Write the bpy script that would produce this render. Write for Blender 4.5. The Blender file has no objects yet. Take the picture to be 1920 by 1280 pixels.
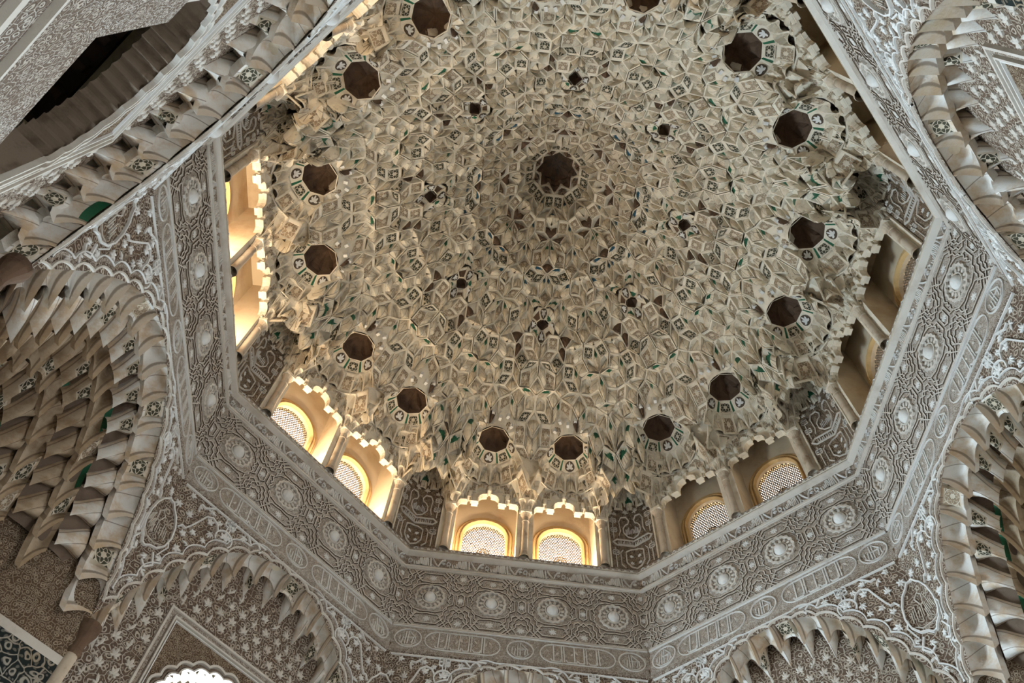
import bpy, math, random
import numpy as np
from mathutils import Matrix, Vector

PI = math.pi
C = bpy.context.scene.collection
scene = bpy.context.scene
Z0 = 10.1                      # height of the cornice lip above the floor

# ------------------------------------------------------------------ camera
cam_d = bpy.data.cameras.new('camera')
cam = bpy.data.objects.new('camera', cam_d)
C.objects.link(cam)
cam_d.sensor_width = 36.0
cam_d.lens = 1472.0 / 1920.0 * 36.0
cam_d.clip_start = 0.02
ROWS = ((0.99384554, -0.10079619, 0.04594743),
        (0.11064904, 0.88354187, -0.455094),
        (0.00527526, 0.45737718, 0.88925715))
CAM = (-0.575, -3.929, Z0 - 8.523)
m4 = Matrix.Identity(4)
for i in range(3):
    m4[i][0] = ROWS[0][i]
    m4[i][1] = -ROWS[1][i]
    m4[i][2] = -ROWS[2][i]
    m4[i][3] = CAM[i]
cam.matrix_world = m4
scene.camera = cam

# ------------------------------------------------------------------ light
scene.view_settings.view_transform = 'Standard'
scene.view_settings.look = 'None'
scene.view_settings.gamma = 1.0
scene.view_settings.use_curve_mapping = False
scene.view_settings.exposure = 0.38

world = bpy.data.worlds.new('sky')
scene.world = world
world.use_nodes = True
wn = world.node_tree.nodes
bg = wn['Background']
bg.inputs['Color'].default_value = (0.86, 0.93, 1.0, 1)
SUN_AZ, SUN_EL = math.radians(140), math.radians(50)
SUN_DIR = (math.cos(SUN_AZ) * math.cos(SUN_EL), math.sin(SUN_AZ) * math.cos(SUN_EL), math.sin(SUN_EL))
_tc = wn.new('ShaderNodeTexCoord')
_dt = wn.new('ShaderNodeVectorMath'); _dt.operation = 'DOT_PRODUCT'; _dt.inputs[1].default_value = SUN_DIR
_mx = wn.new('ShaderNodeMath'); _mx.operation = 'MAXIMUM'; _mx.inputs[1].default_value = 0.0
_pw = wn.new('ShaderNodeMath'); _pw.operation = 'POWER'; _pw.inputs[1].default_value = 4.0
_ma = wn.new('ShaderNodeMath'); _ma.operation = 'MULTIPLY_ADD'; _ma.inputs[1].default_value = 11.0; _ma.inputs[2].default_value = 0.7
wl = world.node_tree.links
wl.new(_tc.outputs['Generated'], _dt.inputs[0]); wl.new(_dt.outputs['Value'], _mx.inputs[0])
wl.new(_mx.outputs[0], _pw.inputs[0]); wl.new(_pw.outputs[0], _ma.inputs[0]); wl.new(_ma.outputs[0], bg.inputs['Strength'])
world.cycles.sampling_method = 'NONE'

def lamp(name, kind, energy, color, loc, direction, **kw):
    d = bpy.data.lights.new(name, kind)
    d.energy = energy
    d.color = color
    for k, v in kw.items():
        setattr(d, k, v)
    o = bpy.data.objects.new(name, d)
    C.objects.link(o)
    o.location = loc
    o.rotation_euler = Vector(direction).to_track_quat('-Z', 'Y').to_euler()
    return o

lamp('sun', 'SUN', 30.0, (1.0, 0.86, 0.64), (0, 0, 30),
     (-math.cos(SUN_AZ) * math.cos(SUN_EL), -math.sin(SUN_AZ) * math.cos(SUN_EL), -math.sin(SUN_EL)), angle=0.01)

FAC = [('north', 90), ('northeast', 45), ('east', 0), ('southeast', -45),
       ('south', -90), ('southwest', -135), ('west', 180), ('northwest', 135)]
DIAG = ('north', 'east', 'south', 'west')
SILL_FILL = dict(northwest=46, west=44, north=46, southwest=20, south=9)

def nrm(phi):
    a = math.radians(phi)
    return Vector((math.cos(a), math.sin(a), 0))

# unseen fill lights added behind the cornice, in place of sunlit sill bounce
for nm, phi in FAC:
    n = nrm(phi)
    r = Vector((n.y, -n.x, 0))
    for sx in (-0.6, 0.6) if nm in SILL_FILL else ():
        p = n * 4.12 + r * sx
        lamp('sill_fill', 'AREA', SILL_FILL[nm], (1.0, 0.83, 0.60), (p.x, p.y, Z0 + 0.13), n * .10 + Vector((0, 0, 1.0)),
             shape='RECTANGLE', size=0.80, size_y=0.16)
# daylight from the upper windows and the doorways of the square hall
for phi_, pw_, col_ in ((135, 660, (0.66, 0.85, 1.0)), (-45, 110, (0.96, 0.97, 1.0)), (45, 60, (0.92, 0.96, 1.0))):
    n = nrm(phi_)
    lamp('upper_window_daylight', 'AREA', pw_, col_, tuple(n * 4.75 + Vector((0, 0, Z0 - 4.8))), -n,
         shape='RECTANGLE', size=1.4, size_y=2.3)
for phi_, pw_, col_ in ((135, 80, (0.74, 0.89, 1.0)), (45, 30, (0.93, 0.96, 1.0)), (-45, 40, (0.93, 0.96, 1.0))):
    n = nrm(phi_)
    lamp('doorway_daylight', 'AREA', pw_, col_, tuple(n * 4.3 + Vector((0, 0, 1.6))), -n + Vector((0, 0, 0.15)),
         shape='RECTANGLE', size=2.0, size_y=2.8)

# ------------------------------------------------------------------ materials
MATS = {}

class N:
    """tiny node-graph helper"""
    def __init__(s, name, rough=0.85, spec=0.2):
        s.m = bpy.data.materials.new(name)
        s.m.use_nodes = True
        s.t = s.m.node_tree
        s.b = s.t.nodes['Principled BSDF']
        s.b.inputs['Roughness'].default_value = rough
        s.b.inputs['Specular IOR Level'].default_value = spec
        MATS[name] = s.m
    def node(s, typ, **kw):
        n = s.t.nodes.new(typ)
        for k, v in kw.items():
            setattr(n, k, v)
        return n
    def link(s, a, b):
        s.t.links.new(a, b)
    def put(s, sock, v):
        if hasattr(v, 'is_linked') or hasattr(v, 'links'):
            s.link(v, sock)
        else:
            sock.default_value = v
    def math(s, op, a, b=None, c=None, clamp=False):
        n = s.node('ShaderNodeMath', operation=op, use_clamp=clamp)
        s.put(n.inputs[0], a)
        if b is not None: s.put(n.inputs[1], b)
        if c is not None: s.put(n.inputs[2], c)
        return n.outputs[0]
    def step(s, x, lo, hi):
        n = s.node('ShaderNodeMapRange', interpolation_type='SMOOTHSTEP')
        s.put(n.inputs['Value'], x)
        n.inputs['From Min'].default_value = lo
        n.inputs['From Max'].default_value = hi
        return n.outputs[0]
    def mix(s, f, a, b):
        n = s.node('ShaderNodeMix', data_type='RGBA')
        s.put(n.inputs[0], f)
        s.put(n.inputs[6], a)
        s.put(n.inputs[7], b)
        return n.outputs[2]
    def noise(s, scale, vec=None, detail=3.0, rough=0.6):
        n = s.node('ShaderNodeTexNoise')
        n.inputs['Scale'].default_value = scale
        n.inputs['Detail'].default_value = detail
        n.inputs['Roughness'].default_value = rough
        if vec is not None: s.link(vec, n.inputs['Vector'])
        return n
    def pos(s):
        return s.node('ShaderNodeNewGeometry').outputs['Position']
    def uv(s):
        return s.node('ShaderNodeUVMap').outputs[0]
    def bump(s, h, dist, strength=1.0):
        n = s.node('ShaderNodeBump')
        n.inputs['Distance'].default_value = dist
        n.inputs['Strength'].default_value = strength
        s.link(h, n.inputs['Height'])
        s.link(n.outputs[0], s.b.inputs['Normal'])
    def color(s, c):
        s.put(s.b.inputs['Base Color'], c)

def rgba(c):
    return (c[0], c[1], c[2], 1.0)

def stain_color(g, base, dark, scale=3.0, amount=0.7, lo=0.45, hi=0.75):
    p = g.pos()
    n1 = g.noise(scale, p, 5.0, 0.65)
    f = g.math('MULTIPLY', g.step(n1.outputs[0], lo, hi), amount)
    return g.mix(f, rgba(base), rgba(dark))

def plain(name, base, dark, scale=3.0, amount=0.7, rough=0.85, bump=0.004, bscale=60.0, spec=0.2):
    g = N(name, rough, spec)
    g.color(stain_color(g, base, dark, scale, amount))
    if bump:
        g.bump(g.noise(bscale, g.pos(), 4.0).outputs[0], bump, 0.7)
    return g

CREAM, CREAM_D = (0.80, 0.715, 0.575), (0.46, 0.35, 0.23)
plain('plaster', CREAM, CREAM_D, 2.4, 0.75)
def scoop_material(name, base, stain, ridge):
    g = N(name, 0.85, 0.2)
    _c = stain_color(g, base, stain, 4.5, 0.85, 0.40, 0.68)
    _s = g.node('ShaderNodeSeparateXYZ'); g.link(g.uv(), _s.inputs[0])
    _l = g.math('SUBTRACT', 1.0, g.step(g.math('ABSOLUTE', g.math('SUBTRACT', g.math('SUBTRACT', _s.outputs[0], .36), g.math('MULTIPLY', _s.outputs[1], .25))), .008, .02))
    _e = g.math('ABSOLUTE', g.math('SUBTRACT', _s.outputs[0], .5))
    _c = g.mix(g.math('MULTIPLY', g.step(_e, .36, .48), .55), _c, rgba(ridge))
    _l2 = g.math('SUBTRACT', 1.0, g.step(g.math('ABSOLUTE', g.math('SUBTRACT', _e, .43)), .006, .02))
    _l = g.math('MAXIMUM', _l, _l2)
    g.color(g.mix(g.math('MULTIPLY', _l, .65), _c, rgba((0.14, 0.09, 0.055))))
    g.bump(g.noise(60.0, g.pos(), 4.0).outputs[0], .004, .7)
scoop_material('scoop_plaster', (0.78, 0.75, 0.70), (0.60, 0.43, 0.26), (0.62, 0.45, 0.28))
scoop_material('scoop_brown', (0.52, 0.41, 0.29), (0.30, 0.20, 0.115), (0.58, 0.42, 0.26))  # inner rows: tan plaster, with the shade of their depth mixed into the colour
plain('relief', (0.66, 0.605, 0.53), (0.42, 0.34, 0.26), 2.0, 0.7)
plain('white_relief', (0.76, 0.74, 0.70), (0.52, 0.46, 0.40), 3.0, 0.6)
plain('limewash', (0.74, 0.60, 0.42), (0.55, 0.36, 0.20), 1.8, 0.8, bump=0.002)
plain('ochre_moulding', (0.72, 0.48, 0.22), (0.46, 0.25, 0.09), 4.0, 0.7)
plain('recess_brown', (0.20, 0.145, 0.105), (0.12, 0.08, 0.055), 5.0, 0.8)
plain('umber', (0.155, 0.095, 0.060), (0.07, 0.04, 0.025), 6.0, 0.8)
plain('incision', (0.11, 0.08, 0.055), (0.05, 0.03, 0.02), 6.0, 0.5)
plain('glaze_green', (0.020, 0.135, 0.065), (0.05, 0.09, 0.05), 14.0, 0.7, 0.45, 0.0, spec=0.4)
plain('glaze_blue', (0.018, 0.085, 0.135), (0.03, 0.06, 0.07), 14.0, 0.7, 0.45, 0.0, spec=0.4)
plain('dark_wood', (0.035, 0.022, 0.016), (0.018, 0.012, 0.009), 9.0, 0.7)
plain('soffit_wood', (0.27, 0.205, 0.15), (0.13, 0.09, 0.06), 7.0, 0.8)
plain('marble', (0.50, 0.46, 0.41), (0.38, 0.33, 0.28), 1.3, 0.6)
plain('column_stone', (0.60, 0.50, 0.38), (0.30, 0.20, 0.12), 5.0, 0.8)

def arabesque(name, scale, light, dark, warm, ring=34.0, edge=0.05, dist=0.012, cover=0.5):
    """fine carved scroll relief: stems along cell borders, curls round the cell centres"""
    g = N(name, 0.9, 0.1)
    uv = g.uv()
    nz = g.noise(scale * 0.55, uv, 2.0)
    off = g.node('ShaderNodeVectorMath', operation='SUBTRACT')
    g.link(nz.outputs['Color'], off.inputs[0]); off.inputs[1].default_value = (0.5, 0.5, 0.5)
    sc = g.node('ShaderNodeVectorMath', operation='SCALE')
    g.link(off.outputs[0], sc.inputs[0]); sc.inputs['Scale'].default_value = 1.1 / scale
    add = g.node('ShaderNodeVectorMath', operation='ADD')
    g.link(uv, add.inputs[0]); g.link(sc.outputs[0], add.inputs[1])
    v = g.node('ShaderNodeTexVoronoi', voronoi_dimensions='2D', feature='F1')
    v.inputs['Scale'].default_value = scale; v.inputs['Randomness'].default_value = 0.75
    g.link(add.outputs[0], v.inputs['Vector'])
    e = g.node('ShaderNodeTexVoronoi', voronoi_dimensions='2D', feature='DISTANCE_TO_EDGE')
    e.inputs['Scale'].default_value = scale; e.inputs['Randomness'].default_value = 0.75
    g.link(add.outputs[0], e.inputs['Vector'])
    ringv = g.math('ABSOLUTE', g.math('SUBTRACT', v.outputs['Distance'], 0.22))
    ringm = g.math('SUBTRACT', 1.0, g.step(ringv, 0.055, 0.115))
    edgem = g.math('SUBTRACT', 1.0, g.step(e.outputs['Distance'], edge * 0.6, edge * 1.5))
    v2 = g.node('ShaderNodeTexVoronoi', voronoi_dimensions='2D', feature='F1')
    v2.inputs['Scale'].default_value = scale * 2.3
    g.link(add.outputs[0], v2.inputs['Vector'])
    dots = g.math('SUBTRACT', 1.0, g.step(v2.outputs['Distance'], 0.16, 0.30))
    mask = g.math('MAXIMUM', g.math('MAXIMUM', ringm, edgem), g.math('MULTIPLY', dots, cover))
    big = g.noise(1.4, g.pos(), 3.0)
    lt = g.mix(g.step(big.outputs[0], 0.42, 0.7), rgba(light), rgba(warm))
    g.color(g.mix(mask, rgba(dark), lt))
    g.bump(mask, dist, 1.0)
    return g

arabesque('arabesque_fine', 26.0, (0.68, 0.63, 0.56), (0.31, 0.245, 0.19), (0.58, 0.50, 0.41), dist=0.006, cover=0.9)
arabesque('arabesque', 11.5, (0.52, 0.445, 0.36), (0.15, 0.10, 0.070), (0.45, 0.355, 0.265), dist=0.014)
arabesque('arabesque_mid', 25.0, (0.56, 0.50, 0.43), (0.19, 0.14, 0.105), (0.48, 0.40, 0.32), dist=0.010, cover=0.7)
arabesque('arabesque_brown', 19.0, (0.40, 0.315, 0.225), (0.135, 0.085, 0.052), (0.36, 0.265, 0.18), dist=0.010)
arabesque('arabesque_dark', 9.0, (0.38, 0.36, 0.31), (0.022, 0.028, 0.026), (0.34, 0.27, 0.19), dist=0.010, cover=0.4)
arabesque('arabesque_edge', 34.0, (0.66, 0.60, 0.52), (0.22, 0.155, 0.11), (0.55, 0.46, 0.37), dist=0.005, cover=0.3)

def shell_material(name, base, dark, lines=True):
    """plaster cell: incised meridian lines that spring from the tip (uv 0,0)"""
    g = N(name, 0.85, 0.2)
    p = g.pos()
    tint = g.node('ShaderNodeTexVoronoi', feature='F1')
    tint.inputs['Scale'].default_value = 4.6
    g.link(p, tint.inputs['Vector'])
    sep = g.node('ShaderNodeSeparateColor'); g.link(tint.outputs['Color'], sep.inputs[0])
    c0 = g.mix(g.math('MULTIPLY', sep.outputs[0], 0.55), rgba(base), rgba((base[0] * 0.78, base[1] * 0.72, base[2] * 0.62)))
    n1 = g.noise(3.2, p, 5.0, 0.7)
    c1 = g.mix(g.math('MULTIPLY', g.step(n1.outputs[0], 0.44, 0.70), 0.7), c0, rgba(dark))
    n2 = g.noise(17.0, p, 3.0)
    c2 = g.mix(g.math('MULTIPLY', g.step(n2.outputs[0], 0.56, 0.72), 0.6), c1, rgba((0.24, 0.17, 0.11)))
    if lines:
        su = g.node('ShaderNodeSeparateXYZ'); g.link(g.uv(), su.inputs[0])
        a, b = su.outputs[0], su.outputs[1]
        if lines == 'kite':
            d0 = g.math('ABSOLUTE', g.math('SUBTRACT', a, b))
            l0 = g.math('SUBTRACT', 1.0, g.step(d0, 0.012, 0.032))
            d1 = g.math('MINIMUM', g.math('ABSOLUTE', g.math('SUBTRACT', g.math('MULTIPLY', a, 0.45), b)),
                        g.math('ABSOLUTE', g.math('SUBTRACT', g.math('MULTIPLY', b, 0.45), a)))
            l1 = g.math('SUBTRACT', 1.0, g.step(d1, 0.010, 0.026))
        else:
            l0 = g.math('SUBTRACT', 1.0, g.step(g.math('ABSOLUTE', g.math('SUBTRACT', a, 0.5)), 0.010, 0.028))
            d1 = g.math('ABSOLUTE', g.math('SUBTRACT', g.math('ABSOLUTE', g.math('SUBTRACT', a, 0.5)), g.math('MULTIPLY', b, .26)))
            l1 = g.math('SUBTRACT', 1.0, g.step(d1, 0.008, 0.022))
        pick = g.step(sep.outputs[1], 0.55, 0.56)
        ln = g.math('MAXIMUM', l0, g.math('MULTIPLY', l1, pick))
        edge = g.math('MINIMUM', a, b)
        l3 = g.math('SUBTRACT', 1.0, g.step(g.math('ABSOLUTE', g.math('SUBTRACT', edge, 0.105)), 0.010, 0.024))
        ln = g.math('MULTIPLY', g.math('MAXIMUM', ln, l3), 0.75)
        c2 = g.mix(ln, c2, rgba((0.13, 0.085, 0.05)))
    g.color(c2)
    g.bump(g.noise(70.0, p, 3.0).outputs[0], 0.003, 0.6)
    return g

for kind_ in ('kite', 'barrel'):
    nm_ = 'shell' if kind_ == 'kite' else 'barrel'
    shell_material(nm_, (0.83, 0.745, 0.60), (0.47, 0.355, 0.23), kind_)
    shell_material(nm_ + '_cool', (0.70, 0.66, 0.61), (0.52, 0.37, 0.23), kind_)

def tile_material(name, light, dark, petals):
    """carved tile: a rosette filling the panel (uv 0..1)"""
    g = N(name, 0.85, 0.15)
    su = g.node('ShaderNodeSeparateXYZ'); g.link(g.uv(), su.inputs[0])
    x = g.math('SUBTRACT', su.outputs[0], 0.5)
    y = g.math('SUBTRACT', su.outputs[1], 0.5)
    r = g.math('SQRT', g.math('ADD', g.math('MULTIPLY', x, x), g.math('MULTIPLY', y, y)))
    th = g.math('ARCTAN2', y, x)
    w = g.math('COSINE', g.math('MULTIPLY', th, float(petals)))
    rad = g.math('ADD', 0.31, g.math('MULTIPLY', w, 0.07))
    flower = g.math('SUBTRACT', 1.0, g.step(g.math('ABSOLUTE', g.math('SUBTRACT', r, rad)), 0.018, 0.04))
    core = g.math('SUBTRACT', 1.0, g.step(g.math('ADD', r, g.math('MULTIPLY', w, .025)), 0.15, 0.18))
    ringo = g.math('SUBTRACT', 1.0, g.step(g.math('ABSOLUTE', g.math('SUBTRACT', r, 0.45)), 0.02, 0.05))
    w2 = g.math('SINE', g.math('MULTIPLY', th, float(petals) * 2.0))
    fol = g.math('MULTIPLY', g.step(w2, 0.2, 0.5), g.step(r, 0.42, 0.46))
    bx = g.math('MAXIMUM', g.math('ABSOLUTE', x), g.math('ABSOLUTE', y))
    frame = g.step(bx, 0.415, 0.43)
    mask = g.math('MAXIMUM', g.math('MAXIMUM', flower, core), g.math('MAXIMUM', g.math('MAXIMUM', ringo, fol), frame))
    n1 = g.noise(5.0, g.pos(), 4.0)
    lt = g.mix(g.math('MULTIPLY', g.step(n1.outputs[0], 0.4, 0.7), 0.6), rgba(light), rgba((light[0] * .66, light[1] * .6, light[2] * .5)))
    g.color(g.mix(mask, rgba(dark), lt))
    g.bump(mask, 0.008, 1.0)
    return g

tile_material('carved_tile', (0.70, 0.61, 0.48), (0.36, 0.265, 0.175), 8)
tile_material('carved_tile_dark', (0.66, 0.58, 0.46), (0.075, 0.070, 0.045), 6)

g = N('screen', 0.8, 0.1)          # thin pierced gypsum: lets part of the sun glow through
g.color(rgba((0.30, 0.24, 0.18)))
tr = g.node('ShaderNodeBsdfTranslucent'); tr.inputs['Color'].default_value = (0.45, 0.36, 0.25, 1)
mx = g.node('ShaderNodeMixShader'); mx.inputs[0].default_value = 0.35
g.link(g.b.outputs[0], mx.inputs[1]); g.link(tr.outputs[0], mx.inputs[2])
g.link(mx.outputs[0], g.t.nodes['Material Output'].inputs['Surface'])

# ------------------------------------------------------------------ mesh helpers
class MB:
    def __init__(s):
        s.v, s.f, s.m, s.uv = [], [], [], []
        s.smooth = 0
    def face(s, pts, mat, uvs=None):
        b = len(s.v)
        s.v.extend(pts)
        s.f.append(tuple(range(b, b + len(pts))))
        s.m.append(mat)
        s.uv.append(uvs if uvs is not None else [(p[0], p[2]) for p in pts])
    def idx(s, ids, mat, uvs=None):
        s.f.append(tuple(ids)); s.m.append(mat)
        s.uv.append(uvs if uvs is not None else [(s.v[i][0], s.v[i][2]) for i in ids])
    def box(s, x0, x1, y0, y1, z0, z1, mat):
        P = [(x0, y0, z0), (x1, y0, z0), (x1, y1, z0), (x0, y1, z0), (x0, y0, z1), (x1, y0, z1), (x1, y1, z1), (x0, y1, z1)]
        b = len(s.v); s.v.extend(P)
        for q in ((0, 3, 2, 1), (4, 5, 6, 7), (0, 1, 5, 4), (1, 2, 6, 5), (2, 3, 7, 6), (3, 0, 4, 7)):
            s.idx([b + k for k in q], mat, [(P[k][0] + P[k][1], P[k][2]) for k in q])
    def mesh(s, name):
        me = bpy.data.meshes.new(name)
        me.from_pydata(s.v, [], s.f)
        names = []
        for k in s.m:
            if k not in names: names.append(k)
        for k in names: me.materials.append(MATS[k])
        lut = {k: i for i, k in enumerate(names)}
        me.polygons.foreach_set('material_index', [lut[k] for k in s.m])
        ul = me.uv_layers.new(name='UVMap')
        flat = []
        for u in s.uv:
            for p in u: flat.extend((p[0], p[1]))
        ul.data.foreach_set('uv', flat)
        me.update()
        if s.smooth:
            me.polygons.foreach_set('use_smooth', [True] * len(me.polygons))
            me.set_sharp_from_angle(angle=s.smooth)
        return me
    def build(s, name, parent=None):
        return put(name, s.mesh(name), parent)

def put(name, me, parent=None, loc=None, rotz=None, scale=None):
    o = bpy.data.objects.new(name, me)
    C.objects.link(o)
    o.parent = parent
    if loc is not None: o.location = loc
    if rotz is not None: o.rotation_euler = (0, 0, rotz)
    if scale is not None: o.scale = scale
    return o

def root(name, label, cat, phi=None, kind='structure', group=None):
    o = bpy.data.objects.new(name, None)
    C.objects.link(o)
    o.location = (0, 0, Z0)
    if phi is not None: o.rotation_euler = (0, 0, math.radians(phi - 90))
    o['label'] = label; o['category'] = cat; o['kind'] = kind
    if group: o['group'] = group
    return o

def ribbon(mb, pts, w, t, mat, yf, closed=False, bev=0.25, side=None):
    """raised band along a polyline in the facet plane (x, h); yf(h) gives the plane"""
    n = len(pts)
    if n < 2: return
    L, R = [], []
    for i in range(n):
        if closed:
            a, b, c = pts[i - 1], pts[i], pts[(i + 1) % n]
        else:
            a, b, c = pts[max(i - 1, 0)], pts[i], pts[min(i + 1, n - 1)]
        d1 = (b[0] - a[0], b[1] - a[1]); d2 = (c[0] - b[0], c[1] - b[1])
        l1 = math.hypot(*d1) or 1e-9; l2 = math.hypot(*d2) or 1e-9
        if l1 < 1e-8: d1, l1 = d2, l2
        if l2 < 1e-8: d2, l2 = d1, l1
        n1 = (-d1[1] / l1, d1[0] / l1); n2 = (-d2[1] / l2, d2[0] / l2)
        mxv = (n1[0] + n2[0], n1[1] + n2[1]); ml = math.hypot(*mxv) or 1e-9
        mxv = (mxv[0] / ml, mxv[1] / ml)
        k = 1.0 / max(0.45, mxv[0] * n1[0] + mxv[1] * n1[1])
        ww = w * 0.5 * k
        L.append((b[0] + mxv[0] * ww, b[1] + mxv[1] * ww)); R.append((b[0] - mxv[0] * ww, b[1] - mxv[1] * ww))
    b0 = len(mb.v)
    q = bev
    for i in range(n):
        l, r = L[i], R[i]
        li = (l[0] + (r[0] - l[0]) * q * .5, l[1] + (r[1] - l[1]) * q * .5)
        ri = (r[0] + (l[0] - r[0]) * q * .5, r[1] + (l[1] - r[1]) * q * .5)
        mb.v.append((l[0], yf(l[1]), l[1])); mb.v.append((li[0], yf(li[1]) - t, li[1]))
        mb.v.append((ri[0], yf(ri[1]) - t, ri[1])); mb.v.append((r[0], yf(r[1]), r[1]))
    sm = side or mat
    for i in range(n if closed else n - 1):
        j = (i + 1) % n
        A, B = b0 + 4 * i, b0 + 4 * j
        mb.idx((A, B, B + 1, A + 1), sm)
        mb.idx((A + 1, B + 1, B + 2, A + 2), mat)
        mb.idx((A + 2, B + 2, B + 3, A + 3), sm)

def circle(cx, cz, r, n=16, a0=0.0, a1=2 * PI, sx=1.0):
    full = abs(a1 - a0 - 2 * PI) < 1e-6
    k = n if full else n + 1
    return [(cx + r * sx * math.cos(a0 + (a1 - a0) * i / n), cz + r * math.sin(a0 + (a1 - a0) * i / n)) for i in range(k)]

def petal(mb, cx, cz, ang, ln, wd, t, mat, yf):
    """one domed leaf blade that starts at (cx,cz) and points along ang"""
    ca, sa = math.cos(ang), math.sin(ang)
    def P(u, v): return (cx + ca * u - sa * v, cz + sa * u + ca * v)
    rim = [P(0, 0), P(ln * .35, wd * .5), P(ln * .7, wd * .42), P(ln, 0), P(ln * .7, -wd * .42), P(ln * .35, -wd * .5)]
    c = P(ln * .5, 0)
    b = len(mb.v)
    for p in rim: mb.v.append((p[0], yf(p[1]) - t * .55, p[1]))
    mb.v.append((c[0], yf(c[1]) - t, c[1]))
    for p in rim: mb.v.append((p[0], yf(p[1]), p[1]))
    for i in range(6):
        j = (i + 1) % 6
        mb.idx((b + i, b + 6, b + j), mat)
        mb.idx((b + i, b + j, b + 7 + j, b + 7 + i), mat)

def palmette(mb, cx, cz, ang, s, t, mat, yf, style=0):
    if style == 0:      # trefoil leaf with curled base
        for da, l, w in ((0, 1.0, .42), (.75, .78, .36), (-.75, .78, .36), (1.7, .5, .26), (-1.7, .5, .26)):
            petal(mb, cx, cz, ang + da, s * l, s * w, t, mat, yf)
    elif style == 1:    # star flower
        for k in range(6):
            petal(mb, cx, cz, ang + k * PI / 3, s * .62, s * .26, t, mat, yf)
    elif style == 2:    # half leaf with side barb
        petal(mb, cx, cz, ang, s * 1.1, s * .34, t, mat, yf)
        petal(mb, cx, cz, ang + 1.0, s * .62, s * .28, t, mat, yf)
        petal(mb, cx, cz, ang + 2.4, s * .45, s * .24, t, mat, yf)
    else:               # lily
        for da, l, w in ((0, 1.1, .30), (.5, .85, .24), (-.5, .85, .24), (PI, .5, .16), (1.25, .6, .2), (-1.25, .6, .2)):
            petal(mb, cx, cz, ang + da, s * l, s * w, t, mat, yf)

def lerp(a, b, t): return a + (b - a) * t
TAN = math.tan(PI / 8)

# ------------------------------------------------------------------ trim: cornice, interlace frieze, kufic band
def yfrieze(h): return lerp(3.988, 3.952, (-.30 - h) / 1.08)
def ykufic(h): return lerp(3.952, 3.862, (-1.38 - h) / .465)

def facet_strip(mb, profile, mat, xs=1):
    """sweep a profile [(y,h)..] along one facet, mitred at the octagon corners"""
    for (y0, h0), (y1, h1) in zip(profile[:-1], profile[1:]):
        a0, a1 = y0 * TAN, y1 * TAN
        for k in range(xs):
            u0, u1 = -1 + 2 * k / xs, -1 + 2 * (k + 1) / xs
            mb.face([(a0 * u0, y0, h0), (a0 * u1, y0, h0), (a1 * u1, y1, h1), (a1 * u0, y1, h1)], mat)

# cornice: bead fascia, roll, hollow with lettering, fillet
mb = MB()
facet_strip(mb, [(4.12, .165), (4.035, .16), (4.0, .145), (3.985, .13)], 'relief')
facet_strip(mb, [(3.985, .13), (3.975, .04)], 'arabesque_edge')
facet_strip(mb, [(3.975, .04), (3.965, .034), (3.962, .022), (3.968, .008), (3.99, -.006), (4.028, -.03)], 'relief')
facet_strip(mb, [(4.028, -.03), (4.040, -.12), (4.030, -.20), (4.002, -.255)], 'arabesque_edge')
facet_strip(mb, [(4.002, -.255), (3.968, -.262), (3.962, -.276), (3.968, -.288), (3.955, -.292), (3.955, -.306), (3.988, -.312)], 'relief')
ME_CORNICE = mb.mesh('cornice')
mb = MB()
for i in range(36):                                # beads along the fascia, lozenge every sixth
    x = (i + .5) / 36 * 3.2 - 1.6
    if i % 6 == 0:
        ribbon(mb, [(x - .03, .085), (x, .115), (x + .03, .085), (x, .055)], .012, .008, 'white_relief', lambda h: 3.98, closed=True)
    else:
        ribbon(mb, [(x - .02, .085), (x + .02, .085)], .03, .007, 'white_relief', lambda h: 3.98)
ME_BEADS = mb.mesh('bead_row')

def yhollow(h):
    t = min(1, max(0, (-.05 - h) / .205))
    return 4.028 + .012 * math.sin(t * PI) - .026 * t * t
def inscription(u):
    """one phrase of the cursive lettering in the hollow of the cornice; u = unit width"""
    mb = MB()
    W = 'white_relief'
    def st(pts, w=.020):
        ribbon(mb, [(p[0] * u - u / 2, -.045 - p[1] * .205) for p in pts], w, .020, W, yhollow, bev=.6)
    st([(.03, .20), (.00, .35), (.02, .55), (.09, .50), (.10, .32), (.05, .22), (.03, .20)], .013)
    st([(.07, .55), (.09, .80), (.20, .92), (.45, .95)], .014)
    for x, y0, y1, k in ((.16, .40, .82, .010), (.22, .42, .80, .012), (.30, .10, .78, -.005), (.37, .06, .80, .02),
                         (.45, .03, .84, .0), (.52, .02, .86, .015), (.59, .02, .90, .01), (.26, .30, .80, .0), (.335, .08, .7, .01), (.41, .04, .8, .0), (.485, .02, .84, .0)):
        st([(x - k, y0), (x + k * .6, (y0 + y1) / 2), (x + k * 2, y1)], .026)
    st([(.64, .0), (.70, .30), (.77, .62), (.82, .82)], .024)
    st([(.98, .04), (.89, .12), (.84, .35), (.81, .66), (.82, .82)], .022)
    st([(.70, .84), (.64, .62), (.59, .84), (.66, .94), (.75, .86)], .012)
    st([(.93, .30), (.97, .36), (.93, .44), (.89, .37), (.93, .30)], .011)
    return mb.mesh('inscription')
ME_INSC = inscription(.535)

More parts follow.
